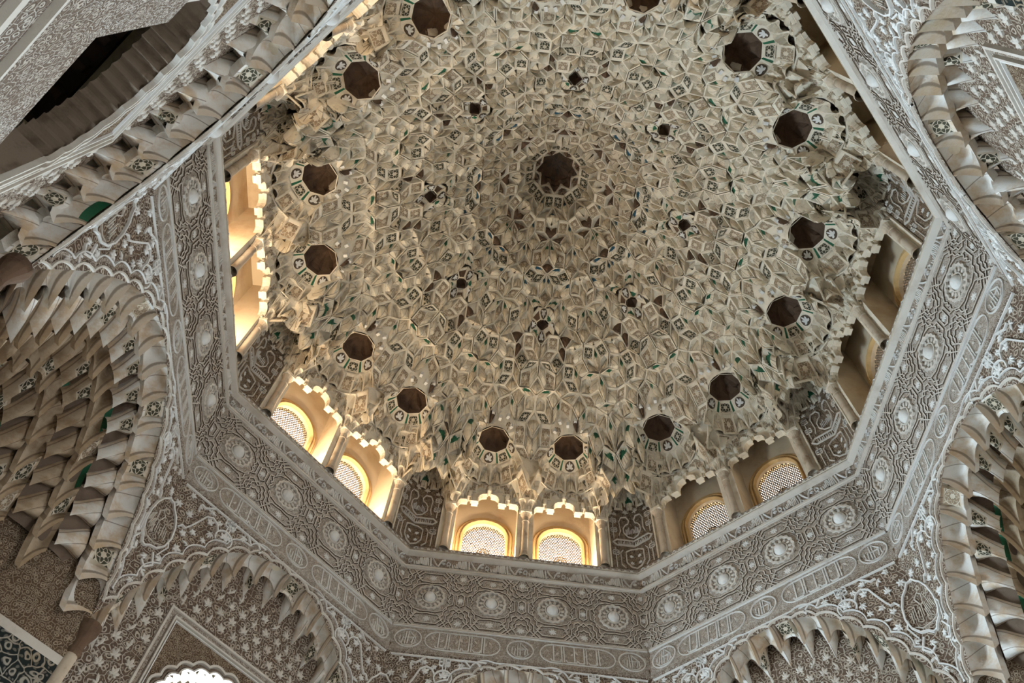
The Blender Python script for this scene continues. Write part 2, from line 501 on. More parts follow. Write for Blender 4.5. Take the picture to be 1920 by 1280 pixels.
# frieze background, borders and interlaced straps
mb = MB()
facet_strip(mb, [(3.988, -.312), (3.952, -1.365)], 'arabesque_fine', 8)
ME_FRIEZE = mb.mesh('frieze_panel')
MW, MH = .82, 1.055
def strap_module():
    mb = MB()
    W, T = .027, .012
    lines = [
        [(0, -.425), (.16, -.425), (.25, -.345), (.17, -.275), (.08, -.275), (0, -.262)],
        [(.19, -.47), (.30, -.375), (.30, -.285), (.345, -.245), (.345, -.19), (.41, -.155), (.5, -.215)],
        [(.25, -.47), (.36, -.375), (.36, -.31), (.40, -.275), (.40, -.235), (.5, -.155)],
        [(.17, -.345), (.25, -.275), (.25, -.215), (.295, -.175), (.295, -.125), (.385, -.08), (.385, 0)],
        [(.5, -.27), (.455, -.30), (.415, -.30), (.415, -.345), (.375, -.385), (.415, -.425), (.415, -.47)],
        [(.44, -.47), (.33, -.335)],
        [(.33, -.47), (.245, -.37), (.20, -.32)],
        [(.44, 0), (.44, -.075), (.5, -.115)],
        [(.30, -.03), (.33, -.075), (.305, -.12), (.235, -.20), (.12, -.235), (0, -.228)],
        [(.30, -.03), (.335, .02)],
    ]
    for sx in (-1, 1):
        for sz in (-1, 1):
            for ln in lines:
                ribbon(mb, [(p[0] * sx * MW, p[1] * sz * MH - .8385) for p in ln], W, T, 'relief', yfrieze, side='incision', bev=.5)
    for sz in (-1, 1):                            # small lacework stars in the side fields
        for (px, pz) in ((.0, .35), (.5, 0.0), (.5, .385)):
            if pz == 0 and sz < 0: continue
            for k in range(8):
                a = k * PI / 4 + PI / 8
                petal(mb, px * MW, pz * sz * MH - .8385, a, .052, .020, .010, 'white_relief', yfrieze)
    return mb.mesh('strapwork')
ME_STRAP = strap_module()
mb = MB()
for h in (-.318, -1.345):
    ribbon(mb, [(-1.62, h), (1.62, h)], .022, .016, 'relief', yfrieze)
ribbon(mb, [(-1.62, -1.372), (1.62, -1.372)], .016, .018, 'white_relief', yfrieze)
ME_FILLET = mb.mesh('fillet')

def boss_mesh():
    """smooth almond boss standing in a scalloped rosette"""
    mb = MB()
    yf = lambda h: 0.0
    N_ = 32
    pts = []
    for i in range(N_ * 2):
        a = 2 * PI * i / (N_ * 2)
        pts.append((.185 * (1 + .045 * math.cos(16 * a)) * math.cos(a), .195 * (1 + .045 * math.cos(16 * a)) * math.sin(a)))
    ribbon(mb, pts, .030, .028, 'relief', yf, closed=True)
    for k in range(14):
        a = 2 * PI * k / 14
        petal(mb, .10 * math.cos(a), .105 * math.sin(a), a, .066, .036, .018, 'relief', yf)
    ribbon(mb, circle(0, 0, .098, 20), .018, .022, 'relief', yf, closed=True)
    rings = 6; seg = 18
    b = len(mb.v)
    for i in range(rings + 1):
        t = i / rings * PI / 2
        for j in range(seg):
            a = 2 * PI * j / seg
            mb.v.append((.080 * math.cos(t) * math.cos(a), -.075 * math.sin(t), .092 * math.cos(t) * math.sin(a)))
    for i in range(rings):
        for j in range(seg):
            k = (j + 1) % seg
            mb.idx((b + i * seg + j, b + i * seg + k, b + (i + 1) * seg + k, b + (i + 1) * seg + j), 'white_relief')
    me = mb.mesh('boss')
    for p in me.polygons:
        if len(p.vertices) == 4: p.use_smooth = p.material_index == len(me.materials) - 1
    return me
ME_BOSS = boss_mesh()

# kufic band
mb = MB()
facet_strip(mb, [(3.952, -1.38), (3.868, -1.80)], 'arabesque_fine', 8)
facet_strip(mb, [(3.868, -1.80), (3.858, -1.803), (3.855, -1.845), (3.872, -1.85)], 'arabesque_edge')
ME_KUFIC = mb.mesh('kufic_band')
def kufic_cartouche():
    mb = MB()
    yf = ykufic
    zc, a, hw = -1.59, .165, .47
    pts = [(-hw + a + math.cos(t) * a, zc + math.sin(t) * a) for t in np.linspace(PI / 2, 3 * PI / 2, 10)]
    pts += [(hw - a + math.cos(t) * a, zc + math.sin(t) * a) for t in np.linspace(-PI / 2, PI / 2, 10)]
    ribbon(mb, pts, .014, .014, 'white_relief', yf, closed=True)
    for i, x in enumerate((-.30, -.20, -.17, -.04, .08, .11, .24, .27)):
        ribbon(mb, [(x, zc - .14), (x, zc + .145)], .017, .014, 'white_relief', yf)
    for x0, x1 in ((-.34, -.22), (-.15, -.02), (.0, .07), (.13, .22)):
        ribbon(mb, [(x0, zc - .10), (x0 + .02, zc - .135), (x1, zc - .135), (x1 + .01, zc - .09)], .018, .013, 'white_relief', yf)
    for k in range(9):
        petal(mb, -.36 + k * .09, zc + .02 * (-1) ** k, PI / 2 + .5 * (-1) ** k, .07, .03, .010, 'relief', yf)
    return mb.mesh('kufic_cartouche')
ME_CART = kufic_cartouche()
def medallion():
    mb = MB()
    yf = ykufic
    zc = -1.59
    ribbon(mb, circle(0, zc, .165, 24), .016, .016, 'white_relief', yf, closed=True)
    for x, z0, z1, k in ((-.07, -.10, .02, .01), (-.03, -.11, .12, .0), (.0, -.11, .13, .0), (.05, -.10, .03, .02), (.09, -.07, .03, .0), (-.10, -.05, .03, 0.)):
        ribbon(mb, [(x, zc + z0), (x + k, zc + z1)], .014, .012, 'white_relief', yf)
    ribbon(mb, [(.0, zc + .13), (.09, zc + .02), (-.03, zc + .01)], .013, .012, 'white_relief', yf)
    ribbon(mb, [(-.11, zc - .06), (-.05, zc - .13), (.05, zc - .13), (.11, zc - .06)], .013, .012, 'white_relief', yf)
    return mb.mesh('medallion')
ME_MED = medallion()

WHERE = dict(north='bottom centre', northeast='lower right', east='right edge', southeast='upper right',
             south='behind the viewpoint, above the photo', southwest='upper left', west='left edge', northwest='lower left')
for i, (nm, phi) in enumerate(FAC):
    r = root('trim_%d' % (i + 1), 'carved plaster frieze with bosses and lettered cornice, %s side of the octagon' % WHERE[nm], 'frieze', phi)
    put('cornice', ME_CORNICE, r)
    put('bead_row', ME_BEADS, r)['kind'] = 'stuff'
    for k in range(6): put('inscription', ME_INSC, r, (-1.3625 + k * .545, 0, 0))
    put('frieze_panel', ME_FRIEZE, r)
    put('fillet', ME_FILLET, r)
    for k in range(4):
        x = (k - 1.5) * MW
        put('strapwork', ME_STRAP, r, (x, 0, 0))
        put('boss', ME_BOSS, r, (x, yfrieze(-.8385), -.8385))
    put('kufic_band', ME_KUFIC, r)
    for x in (-.72, .72): put('kufic_cartouche', ME_CART, r, (x, 0, 0))
    for x in (-1.40, 0, 1.40): put('medallion', ME_MED, r, (x, 0, 0))

# ------------------------------------------------------------------ upper drum: window wall, columns, corner panels, windows
YW = 4.02
HW = .475
WC = .60
OUT = [(-1.0, .10), (-1.0, 1.16), (-.97, 1.23), (-.90, 1.27), (-.70, 1.275), (-.70, 1.36), (-.56, 1.36), (-.56, 1.255), (-.35, 1.255),
       (-.35, 1.34), (-.31, 1.40), (-.22, 1.44), (-.07, 1.455), (-.07, 1.545), (.07, 1.545), (.07, 1.455), (.22, 1.44), (.31, 1.40),
       (.35, 1.34), (.35, 1.255), (.56, 1.255), (.56, 1.36), (.70, 1.36), (.70, 1.275), (.90, 1.27), (.97, 1.23), (1.0, 1.16), (1.0, .10)]
OUTL = [(x * HW, h) for x, h in OUT]

def under_wall(mb, pts, top, y, mat):
    """wall above an outline (given left to right) up to height top"""
    for a, b in zip(pts[:-1], pts[1:]):
        if abs(b[0] - a[0]) < 1e-6: continue
        mb.face([(a[0], y, a[1]), (b[0], y, b[1]), (b[0], y, top), (a[0], y, top)], mat)

mb = MB()
TOPW = 2.5
edges = [-WC - HW, -WC + HW, WC - HW, WC + HW]
hw_c = YW * TAN
for c in (-WC, WC):
    under_wall(mb, [(c + p[0], p[1]) for p in OUTL], TOPW, YW, 'plaster')
mb.face([(edges[1], YW, .05), (edges[2], YW, .05), (edges[2], YW, TOPW), (edges[1], YW, TOPW)], 'plaster')
for s in (-1, 1):
    a, b = s * edges[3], s * 1.27
    mb.face([(a, YW, .05), (b, YW, .05), (b, YW, TOPW), (a, YW, TOPW)], 'plaster')
    mb.face([(b, YW, .05), (s * hw_c, YW, .05), (s * hw_c, YW, 1.72), (b, YW, 1.72)], 'arabesque_brown')
    mb.face([(b, YW, 1.72), (s * hw_c, YW, 1.72), (s * hw_c, YW, TOPW), (b, YW, TOPW)], 'plaster')
ME_DRUM = mb.mesh('window_wall')

def corner_panel(s):
    """carved half panel between the side column and the octagon corner"""
    mb = MB()
    yf = lambda h: YW
    R_ = 'relief'
    P = lambda pts: [(s * p[0], p[1]) for p in pts]
    ribbon(mb, P([(1.285, .15), (1.285, 1.42), (1.31, 1.46), (1.36, 1.46), (1.36, 1.54), (1.42, 1.56), (1.42, 1.50), (1.50, 1.50), (1.50, 1.66), (1.56, 1.72), (1.665, 1.74)]), .03, .03, 'plaster', yf)
    ribbon(mb, P([(1.665, .78), (1.40, .78), (1.34, .72), (1.40, .66), (1.665, .66)]), .018, .018, R_, yf)
    for k in range(8):
        x = 1.43 + k * .030
        ribbon(mb, P([(x, .68), (x + .004 * (k % 3), .735 + .02 * (k % 2))]), .012, .012, 'white_relief', yf)
    ribbon(mb, P([(1.42, .68), (1.655, .68)]), .010, .012, 'white_relief', yf)
    ribbon(mb, P([(1.665, .84), (1.58, .86), (1.52, .95), (1.52, 1.05), (1.56, 1.13), (1.60, 1.16), (1.62, 1.24), (1.58, 1.32), (1.50, 1.30), (1.46, 1.20), (1.47, .98), (1.44, .86)]), .016, .016, R_, yf)
    for k in range(5):
        ribbon(mb, P([(1.56 + k * .022, .90 + .01 * k), (1.565 + k * .022, 1.02 + .03 * (k % 3))]), .011, .012, 'white_relief', yf)
    ribbon(mb, P([(1.36, .80), (1.36, 1.30)]), .014, .014, R_, yf)
    for h in (1.0, 1.22, .50):
        for k in range(4):
            a = k * PI / 2 + PI / 4
            ribbon(mb, [(s * (1.37 + .03 * math.cos(a)) + q[0], h + .03 * math.sin(a) + q[1]) for q in circle(0, 0, .026, 8)], .011, .014, R_, yf, closed=True)
    ribbon(mb, P([(1.37, .18), (1.37, .60)]), .014, .014, R_, yf)
    ribbon(mb, P([(1.665, .60), (1.60, .58), (1.52, .52), (1.52, .30), (1.58, .22), (1.665, .20)]), .016, .016, R_, yf)
    ribbon(mb, P([(1.48, .56), (1.44, .50), (1.44, .25), (1.50, .18)]), .013, .014, R_, yf)
    for h in (.30, .44):
        palmette(mb, s * 1.60, h, PI / 2, .055, .012, 'white_relief', yf, 1)
    palmette(mb, s * 1.58, 1.42, PI / 2, .09, .014, R_, yf, 3)
    palmette(mb, s * 1.40, 1.36, PI / 2, .07, .014, R_, yf, 0)
    return mb.mesh('corner_panel')
ME_CP = {s: corner_panel(s) for s in (-1, 1)}

def lathe(mb, prof, cx, cy, mat, seg=14):
    b = len(mb.v)
    for r, h in prof:
        for j in range(seg):
            a = 2 * PI * j / seg
            mb.v.append((cx + r * math.cos(a), cy + r * math.sin(a), h))
    for i in range(len(prof) - 1):
        for j in range(seg):
            k = (j + 1) % seg
            mb.idx((b + i * seg + j, b + i * seg + k, b + (i + 1) * seg + k, b + (i + 1) * seg + j), mat)
def smooth(me):
    me.polygons.foreach_set('use_smooth', [True] * len(me.polygons)); return me
mb = MB(); lathe(mb, [(.052, .20), (.050, .9)], 0, 0, 'column_stone'); ME_SHAFT = smooth(mb.mesh('shaft'))
mb = MB(); lathe(mb, [(.075, .13), (.078, .15), (.066, .17), (.068, .19), (.054, .215)], 0, 0, 'column_stone'); ME_CBASE = smooth(mb.mesh('base'))
mb = MB(); lathe(mb, [(.052, .89), (.060, .90), (.060, .915), (.053, .925), (.053, 1.0), (.085, 1.07)], 0, 0, 'column_stone')
mb.box(-.085, .085, -.085, .085, 1.07, 1.12, 'plaster')
ME_CAP = mb.mesh('capital')
# window = recess, moulding, pierced screen, stepped arch rim with buds
YB = 4.46
LR, LT = .335, 1.33
def arch_pts(r, top, bot, n=18):
    return [(-r, bot)] + [(r * math.cos(t), top - r + r * math.sin(t)) for t in np.linspace(PI, 0, n)] + [(r, bot)]
def recess_mesh():
    mb = MB()
    M = 'limewash'
    w2 = HW + .005
    mb.face([(-w2, YW, .06), (w2, YW, .06), (w2, YB, .06), (-w2, YB, .06)], M)
    for s in (-1, 1):
        mb.face([(s * w2, YW, .06), (s * w2, YB, .06), (s * w2, YB, 2.12), (s * w2, YW, 2.12)], M, [(0, 0), (.4, 0), (.4, 2), (0, 2)])
    mb.face([(-w2, YW, 2.12), (w2, YW, 2.12), (w2, YB, 2.12), (-w2, YB, 2.12)], M)
    a = arch_pts(LR, LT, .06)
    for p, q in zip(a[:-1], a[1:]):
        if abs(p[0] - q[0]) > 1e-6:
            mb.face([(p[0], YB, p[1]), (q[0], YB, q[1]), (q[0], YB, 2.12), (p[0], YB, 2.12)], M)
        mb.face([(p[0], YB, p[1]), (q[0], YB, q[1]), (q[0], YB + .12, q[1]), (p[0], YB + .12, p[1])], M)
    for s in (-1, 1):
        mb.face([(s * LR, YB, .06), (s * w2, YB, .06), (s * w2, YB, 2.12), (s * LR, YB, 2.12)], M)
    return mb.mesh('recess')
ME_RECESS = recess_mesh()
mb = MB()
yb = lambda h: YB
ribbon(mb, arch_pts(.362, LT + .027, .06), .05, .050, 'ochre_moulding', yb, bev=.8)
ribbon(mb, arch_pts(.415, LT + .08, .06), .05, .028, 'ochre_moulding', yb, bev=.5)
ribbon(mb, arch_pts(.455, LT + .12, .06), .022, .014, 'ochre_moulding', yb, bev=.5)
ME_MOULD = mb.mesh('arch_moulding')
def screen_mesh():
    """pierced screen: honeycomb of small stars round a central rosette"""
    mb = MB()
    p = .040
    def inside(x, h): return abs(x) <= LR + .01 and (h <= LT - LR or x * x + (h - LT + LR) ** 2 <= (LR + .01) ** 2) and h > .05
    segs = set()
    dy = p * math.sqrt(3) / 2
    ctr = (0.0, .72)
    for j in range(-20, 20):
        for i in range(-11, 12):
            cx = (i + (j % 2) * .5) * p; ch = ctr[1] + j * dy
            if (cx ** 2 + (ch - ctr[1]) ** 2) < .10 ** 2: continue
            hexp = [(cx + p / math.sqrt(3) * math.cos(PI / 6 + k * PI / 3), ch + p / math.sqrt(3) * math.sin(PI / 6 + k * PI / 3)) for k in range(6)]
            for k in range(6):
                a, b = hexp[k], hexp[(k + 1) % 6]
                key = tuple(sorted([(round(a[0], 3), round(a[1], 3)), (round(b[0], 3), round(b[1], 3))]))
                segs.add(key)
    for rr, nn in ((.022, 10), (.058, 16), (.095, 20)):
        c = circle(ctr[0], ctr[1], rr, nn)
        for k in range(nn): segs.add((c[k], c[(k + 1) % nn]))
    for k in range(12):
        a = k * PI / 6
        segs.add(((.022 * math.cos(a), ctr[1] + .022 * math.sin(a)), (.095 * math.cos(a), ctr[1] + .095 * math.sin(a))))
    w = .0072
    for a, b in segs:
        if not (inside(*a) and inside(*b)): continue
        dx, dh = b[0] - a[0], b[1] - a[1]; l = math.hypot(dx, dh) or 1
        nx, nh = -dh / l * w, dx / l * w
        ex, eh = dx / l * w * .5, dh / l * w * .5
        q = [(a[0] - ex + nx, a[1] - eh + nh), (b[0] + ex + nx, b[1] + eh + nh), (b[0] + ex - nx, b[1] + eh - nh), (a[0] - ex - nx, a[1] - eh - nh)]
        y0, y1 = YB + .058, YB + .070
        b0 = len(mb.v)
        for (x, h) in q: mb.v.append((x, y0, h))
        for (x, h) in q: mb.v.append((x, y1, h))
        for f in ((0, 1, 2, 3), (7, 6, 5, 4), (0, 4, 5, 1), (2, 6, 7, 3)): mb.idx([b0 + k for k in f], 'screen')
    return mb.mesh('pierced_screen')
ME_SCREEN = screen_mesh()
mb = MB()
yw = lambda h: YW
for a, b in zip(OUTL[1:-1][:-1], OUTL[1:-1][1:]):
    mb.face([(a[0], YW - .02, a[1]), (b[0], YW - .02, b[1]), (b[0], YW + .05, b[1]), (a[0], YW + .05, a[1])], 'plaster')
ribbon(mb, [(x * 1.02, h + .014) for x, h in OUTL[1:-1]], .032, .055, 'plaster', yw, bev=.7)
ribbon(mb, [(x * 1.10, h + .050) for x, h in OUTL[1:-1]], .030, .030, 'plaster', yw, bev=.7)
ME_RIM = mb.mesh('arch_rim')
mb = MB()
lathe(mb, [(.001, -.02), (.034, .0), (.030, .025), (.042, .05), (.036, .09), (.018, .13), (.001, .16)], 0, 0, 'plaster', 10)
ME_BUD = smooth(mb.mesh('bud'))

WALL_LANCETS = []
for k_ in range(7):
    x0 = -.49 + k_ * .14; x1 = x0 + .14
    m_ = abs(x0 + .07) / .49
    hb = 1.64 - .26 * m_ ** 1.5
    mb = MB()
    WALL_LANCETS.append(((x0, YW - .035, hb + .38), (x1, YW - .035, hb + .38), (x1, YW - .006, hb), (x0, YW - .006, hb), k_))

def win_label(nm, k):
    side = 'left' if k == 0 else 'right'
    return 'arched %s window of the pair above the %s frieze, pierced plaster screen' % (side, WHERE[nm])
wi = 0
for i, (nm, phi) in enumerate(FAC):
    r = root('wall_upper_' + nm, 'drum wall with slender columns round the window pair, %s' % WHERE[nm], 'wall', phi)
    put('window_wall', ME_DRUM, r)
    for s in (-1, 1): put('corner_panel', ME_CP[s], r)
    for x in (-1.175, 0, 1.175):
        c = bpy.data.objects.new('column', None); C.objects.link(c); c.parent = r; c.location = (x, YW - .03, 0)
        put('shaft', ME_SHAFT, c); put('base', ME_CBASE, c); put('capital', ME_CAP, c)
    for k, x in enumerate((-WC, WC)):
        wi += 1
        w = root('window_%d' % wi, win_label(nm, k), 'window', phi)
        put('recess', ME_RECESS, w, (x, 0, 0))
        put('arch_moulding', ME_MOULD, w, (x, 0, 0))
        put('pierced_screen', ME_SCREEN, w, (x, 0, 0))['kind'] = 'stuff'
        put('arch_rim', ME_RIM, w, (x, 0, 0))
        for bx, bh in ((-.63 * HW, 1.385), (0, 1.57), (.63 * HW, 1.385)):
            put('bud', ME_BUD, w, (x + bx, YW - .035, bh))

# ------------------------------------------------------------------ muqarnas cells
GEA = (0.0, .08, .12, .24, .37, .5, .63, .76, .88, .92, 1.0)
GEB = (0.0, .08, .16, .26, .38, .52, .70, .88, 1.0)
GRID = (0.0, .085, .125, .30, .50, .70, .88, 1.0)
def unit(v):
    l = np.linalg.norm(v); return v / l if l > 1e-12 else v

def cell(mb, I, L, O, Rr, kind, edge_type=False, depth=1.0, skirt=.16, mats=('shell', 'plaster'), glaze='glaze_green', inward=None, skdir=None, tip=0.0):
    """one muqarnas cell over the quad I-L-O-R (I = tip towards the dome centre).
    Kite cells: arched rim round the tip, ridged body that is deep under the tip and swells outward.
    Edge cells: framed, gently bowed panel."""
    I, L, O, Rr = (np.asarray(p, float) for p in (I, L, O, Rr))
    n = np.cross(L - Rr, O - I)
    n = unit(n)
    if inward is not None:
        if np.dot(n, inward) < 0: n = -n
    elif n[2] > 0: n = -n
    e = (np.linalg.norm(L - I) + np.linalg.norm(Rr - I)) * .5
    sc = e / .26 * depth * 1.3
    GA = GEA if edge_type else GRID
    GB = GEB if edge_type else GRID
    ka, k = len(GA), len(GB)
    b0 = len(mb.v)
    mb.smooth = .75
    for a in GA:
        for b in GB:
            p = I * (1 - a) * (1 - b) + L * a * (1 - b) + Rr * (1 - a) * b + O * a * b
            if edge_type:
                q = min(a, b, 1 - a, 1 - b)
                w = abs(2 * a - 1)
                if kind in ('shell', 'glazed'):
                    bt = .08 + .46 * w ** 1.5
                    if b < bt or w > .80: d = .022
                    else:
                        f = (b - bt) / (1 - bt)
                        d = (-.04 if kind == 'glazed' else -.075) * (1 - f) ** 1.2 + .085 * math.sqrt(max(0, 1 - (w / .85) ** 2)) * (.25 + .75 * f) - .01
                elif q < .1: d = .016
                elif kind == 'brown': d = -.09
                else: d = -.016 + .035 * math.sin(PI * b)
            else:
                m = (a + b) * .5; q = abs(a - b)
                qn = min(1.0, q / max(.12, 1 - abs(2 * m - 1)))
                if a < .1 or b < .1:
                    d = .020
                else:
                    d = (-.045 if kind == 'glazed' else -.105) * (1 - m) ** 1.6 + .105 * math.sqrt(max(0, 1 - .92 * qn * qn)) * min(1, m * 1.5) - .02
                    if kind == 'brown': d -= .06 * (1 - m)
            if tip and not edge_type:
                p = p + np.array((0, 0, -tip)) * ((a + b) * .5) ** 5
            p = p + n * (d * sc)
            mb.v.append((p[0], p[1], p[2]))
    for i in range(ka - 1):
        for j in range(k - 1):
            ids = (b0 + i * k + j, b0 + (i + 1) * k + j, b0 + (i + 1) * k + j + 1, b0 + i * k + j + 1)
            a, b = (GA[i] + GA[i + 1]) / 2, (GB[j] + GB[j + 1]) / 2
            mat = mats[0]
            inner = a > .12 and b > .12
            if edge_type:
                w = abs(2 * a - 1)
                inner = inner and a < .88 and b < .9
                if kind in ('shell', 'glazed'):
                    inner = w < .76 and b > .12 + .46 * w ** 1.5
                    mat = mats[0].replace('shell', 'barrel') if inner else mats[1]
                    if kind == 'glazed' and inner and b < .52: mat = glaze
                elif not inner: mat = mats[1]
                elif kind == 'carved': mat = 'carved_tile'
                elif kind == 'carved_dark': mat = 'carved_tile_dark'
                elif kind == 'brown': mat = 'umber'
            else:
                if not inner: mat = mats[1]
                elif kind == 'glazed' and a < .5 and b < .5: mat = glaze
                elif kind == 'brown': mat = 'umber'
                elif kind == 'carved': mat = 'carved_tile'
                elif kind == 'carved_dark': mat = 'carved_tile_dark'
            mb.idx(ids, mat, [(GA[i], GB[j]), (GA[i + 1], GB[j]), (GA[i + 1], GB[j + 1]), (GA[i], GB[j + 1])])
    loop = [i * k for i in range(ka)] + [(ka - 1) * k + j for j in range(1, k)] + [i * k + k - 1 for i in range(ka - 2, -1, -1)] + [j for j in range(k - 2, 0, -1)]
    sd = np.array((0, 0, 1.0)) if skdir is None else skdir
    s0 = len(mb.v)
    for q in loop:
        v = mb.v[b0 + q]
        mb.v.append((v[0] + sd[0] * skirt, v[1] + sd[1] * skirt, v[2] + sd[2] * skirt))
    nl = len(loop)
    for q in range(nl):
        r = (q + 1) % nl
        mb.idx((b0 + loop[q], s0 + q, s0 + r, b0 + loop[r]), mats[1], [(0.3, .6)] * 4)

def shade_cells(me):
    try: me.shade_smooth_by_angle = None
    except Exception: pass
    return me

ME_WL = []
for A_, B_q, C_, D_, k_ in WALL_LANCETS:
    mb = MB()
    cell(mb, A_, B_q, C_, D_, 'carved' if k_ in (1, 5) else 'shell', True, .7, .08, inward=np.array((0, -1.0, -.3)), skdir=np.array((0, 1.0, 0)))
    ME_WL.append(mb.mesh('lancet_cell'))
for q in [o for o in bpy.data.objects if o.name.startswith('wall_upper_')]:
    for x in (-WC, WC):
        for me in ME_WL: put('lancet_cell', me, q, (x, 0, 0))

def pendentive():
    tiers = [(.085, 1.13), (.15, 1.36), (.25, 1.64), (.38, 1.96), (.52, 2.32)]
    out = []
    for k in range(4):
        (r0, h0), (r1, h1) = tiers[k], tiers[k + 1]
        n = (4, 5, 6, 7)[k]
        for j in range(n):
            a0, a1 = PI + PI * j / n, PI + PI * (j + 1) / n
            f = lambda a, r_, h_: (r_ * math.cos(a), YW + .02 + r_ * math.sin(a), h_)
            am = (a0 + a1) / 2
            mb = MB()
            kd = 'shell' if (j + k) % 3 else ('carved' if k % 2 else 'carved_dark' if k == 2 else 'shell')
            cell(mb, f(a0, r1, h1), f(a1, r1, h1), f(a1, r0, h0), f(a0, r0, h0), kd, True, .55, .05,
                 inward=np.array((math.cos(am), math.sin(am), -.6)), skdir=np.array((-math.cos(am), -math.sin(am), .3)))
            out.append(mb.mesh('pendentive_cell'))
    return out
ME_PD = pendentive()
for q in [o for o in bpy.data.objects if o.name.startswith('wall_upper_')]:
    for x in (-1.175, 0, 1.175):
        for me in ME_PD: put('pendentive_cell', me, q, (x, 0, 0))

# dome profile (r, height above the cornice lip)
PR = [0, .36, .68, 1.4, 2.1, 2.6, 3.0, 3.26, 3.5, 3.8, 4.5]
PH = [7.0, 6.55, 5.86, 4.85, 3.93, 3.30, 2.80, 2.48, 2.00, 1.42, .75]
def hmain(r): return float(np.interp(r, PR, PH))
AR = [0, .25, .40, .52, .66]
AH = [2.27, 2.27, 2.08, 1.70, 1.18]
CR = [0, .09, .20, .34, .46]
CH = [1.93, 1.93, 1.80, 1.50, 1.15]
NICHE = []
for k in range(8):
    for d in (-10.16, 10.16):
        a = math.radians(k * 45 + d); NICHE.append((3.53 * math.cos(a), 3.53 * math.sin(a), a))
CORN = [(4.05 * math.cos(math.radians(22.5 + 45 * k)), 4.05 * math.sin(math.radians(22.5 + 45 * k)), math.radians(22.5 + 45 * k)) for k in range(8)]
SMALL = [(2.10 * math.cos(math.radians(45 * k)), 2.10 * math.sin(math.radians(45 * k)), math.radians(45 * k)) for k in range(8)]
def hapse(x, y):
    h = -9
    for cx, cy, a in NICHE:
        d = math.hypot(x - cx, y - cy)
        if d < .66: h = max(h, float(np.interp(d, AR, AH)))
    for cx, cy, a in CORN:
        d = math.hypot(x - cx, y - cy)
        if d < .46: h = max(h, float(np.interp(d, CR, CH)))
    return h

def inrad(x, y):
    return max(x * math.cos(math.radians(p)) + y * math.sin(math.radians(p)) for _, p in FAC)

# square-and-rhombus plan with eightfold symmetry (cut and project)
EDGE = .178
def plan_tiles(rmax):
    M = 15
    rng = np.arange(-M, M + 1)
    g4 = np.stack(np.meshgrid(rng, rng, rng, rng, indexing='ij'), -1).reshape(-1, 4)
    k = np.arange(4)
    ph = np.stack([np.cos(k * PI / 4), np.sin(k * PI / 4)], 1)
    pp = np.stack([np.cos(3 * k * PI / 4), np.sin(3 * k * PI / 4)], 1)
    q = g4 @ pp
    rad = (1 + math.sqrt(2)) / 2
    ok = np.ones(len(g4), bool)
    for a in range(4):
        d = np.abs(q @ np.array([math.cos(a * PI / 4), math.sin(a * PI / 4)]))
        ok &= d < rad - 1e-6
    x = g4 @ ph
    ok &= (x ** 2).sum(1) < rmax ** 2
    g4 = g4[ok]
    S = set(map(tuple, g4.tolist()))
    tiles = []
    for v in S:
        for a in range(4):
            for b in range(a + 1, 4):
                va = list(v); va[a] += 1
                vb = list(v); vb[b] += 1
                vab = list(va); vab[b] += 1
                if tuple(va) in S and tuple(vb) in S and tuple(vab) in S:
                    tiles.append([np.array(w) @ ph for w in (v, va, vab, vb)])
    return tiles

CAMV = np.array(CAM); RW = np.array(ROWS)
def screen_pt(p):
    q = RW @ (np.asarray(p) - CAMV)
    if q[2] < .05: return None
    return 960 + 1472 * q[0] / q[2], 640 + 1472 * q[1] / q[2]
def screen_area(pts):
    s = [screen_pt((p[0], p[1], p[2] + Z0)) for p in pts]
    if any(q is None for q in s): return 0
    c = np.mean(s, 0)
    if not (-10 < c[0] < 1930 and -10 < c[1] < 1290): return 0
    a = 0
    for i in range(len(s)):
        x0, y0 = s[i]; x1, y1 = s[(i + 1) % len(s)]
        a += x0 * y1 - x1 * y0
    return abs(a) / 2

def facet_x(x, y):
    best = max(FAC, key=lambda f: x * math.cos(math.radians(f[1])) + y * math.sin(math.radians(f[1])))
    a = math.radians(best[1])
    return abs(x * math.sin(a) - y * math.cos(a))
def window_clear(x, y, h):
    if inrad(x, y) > 3.58 and .15 < facet_x(x, y) < 1.06: return max(h, 1.66)
    return h
def hq(x, y):
    r = math.hypot(x, y)
    h = window_clear(x, y, hmain(r))
    st = .21
    return window_clear(x, y, round(h / st) * st * .9 + h * .1)

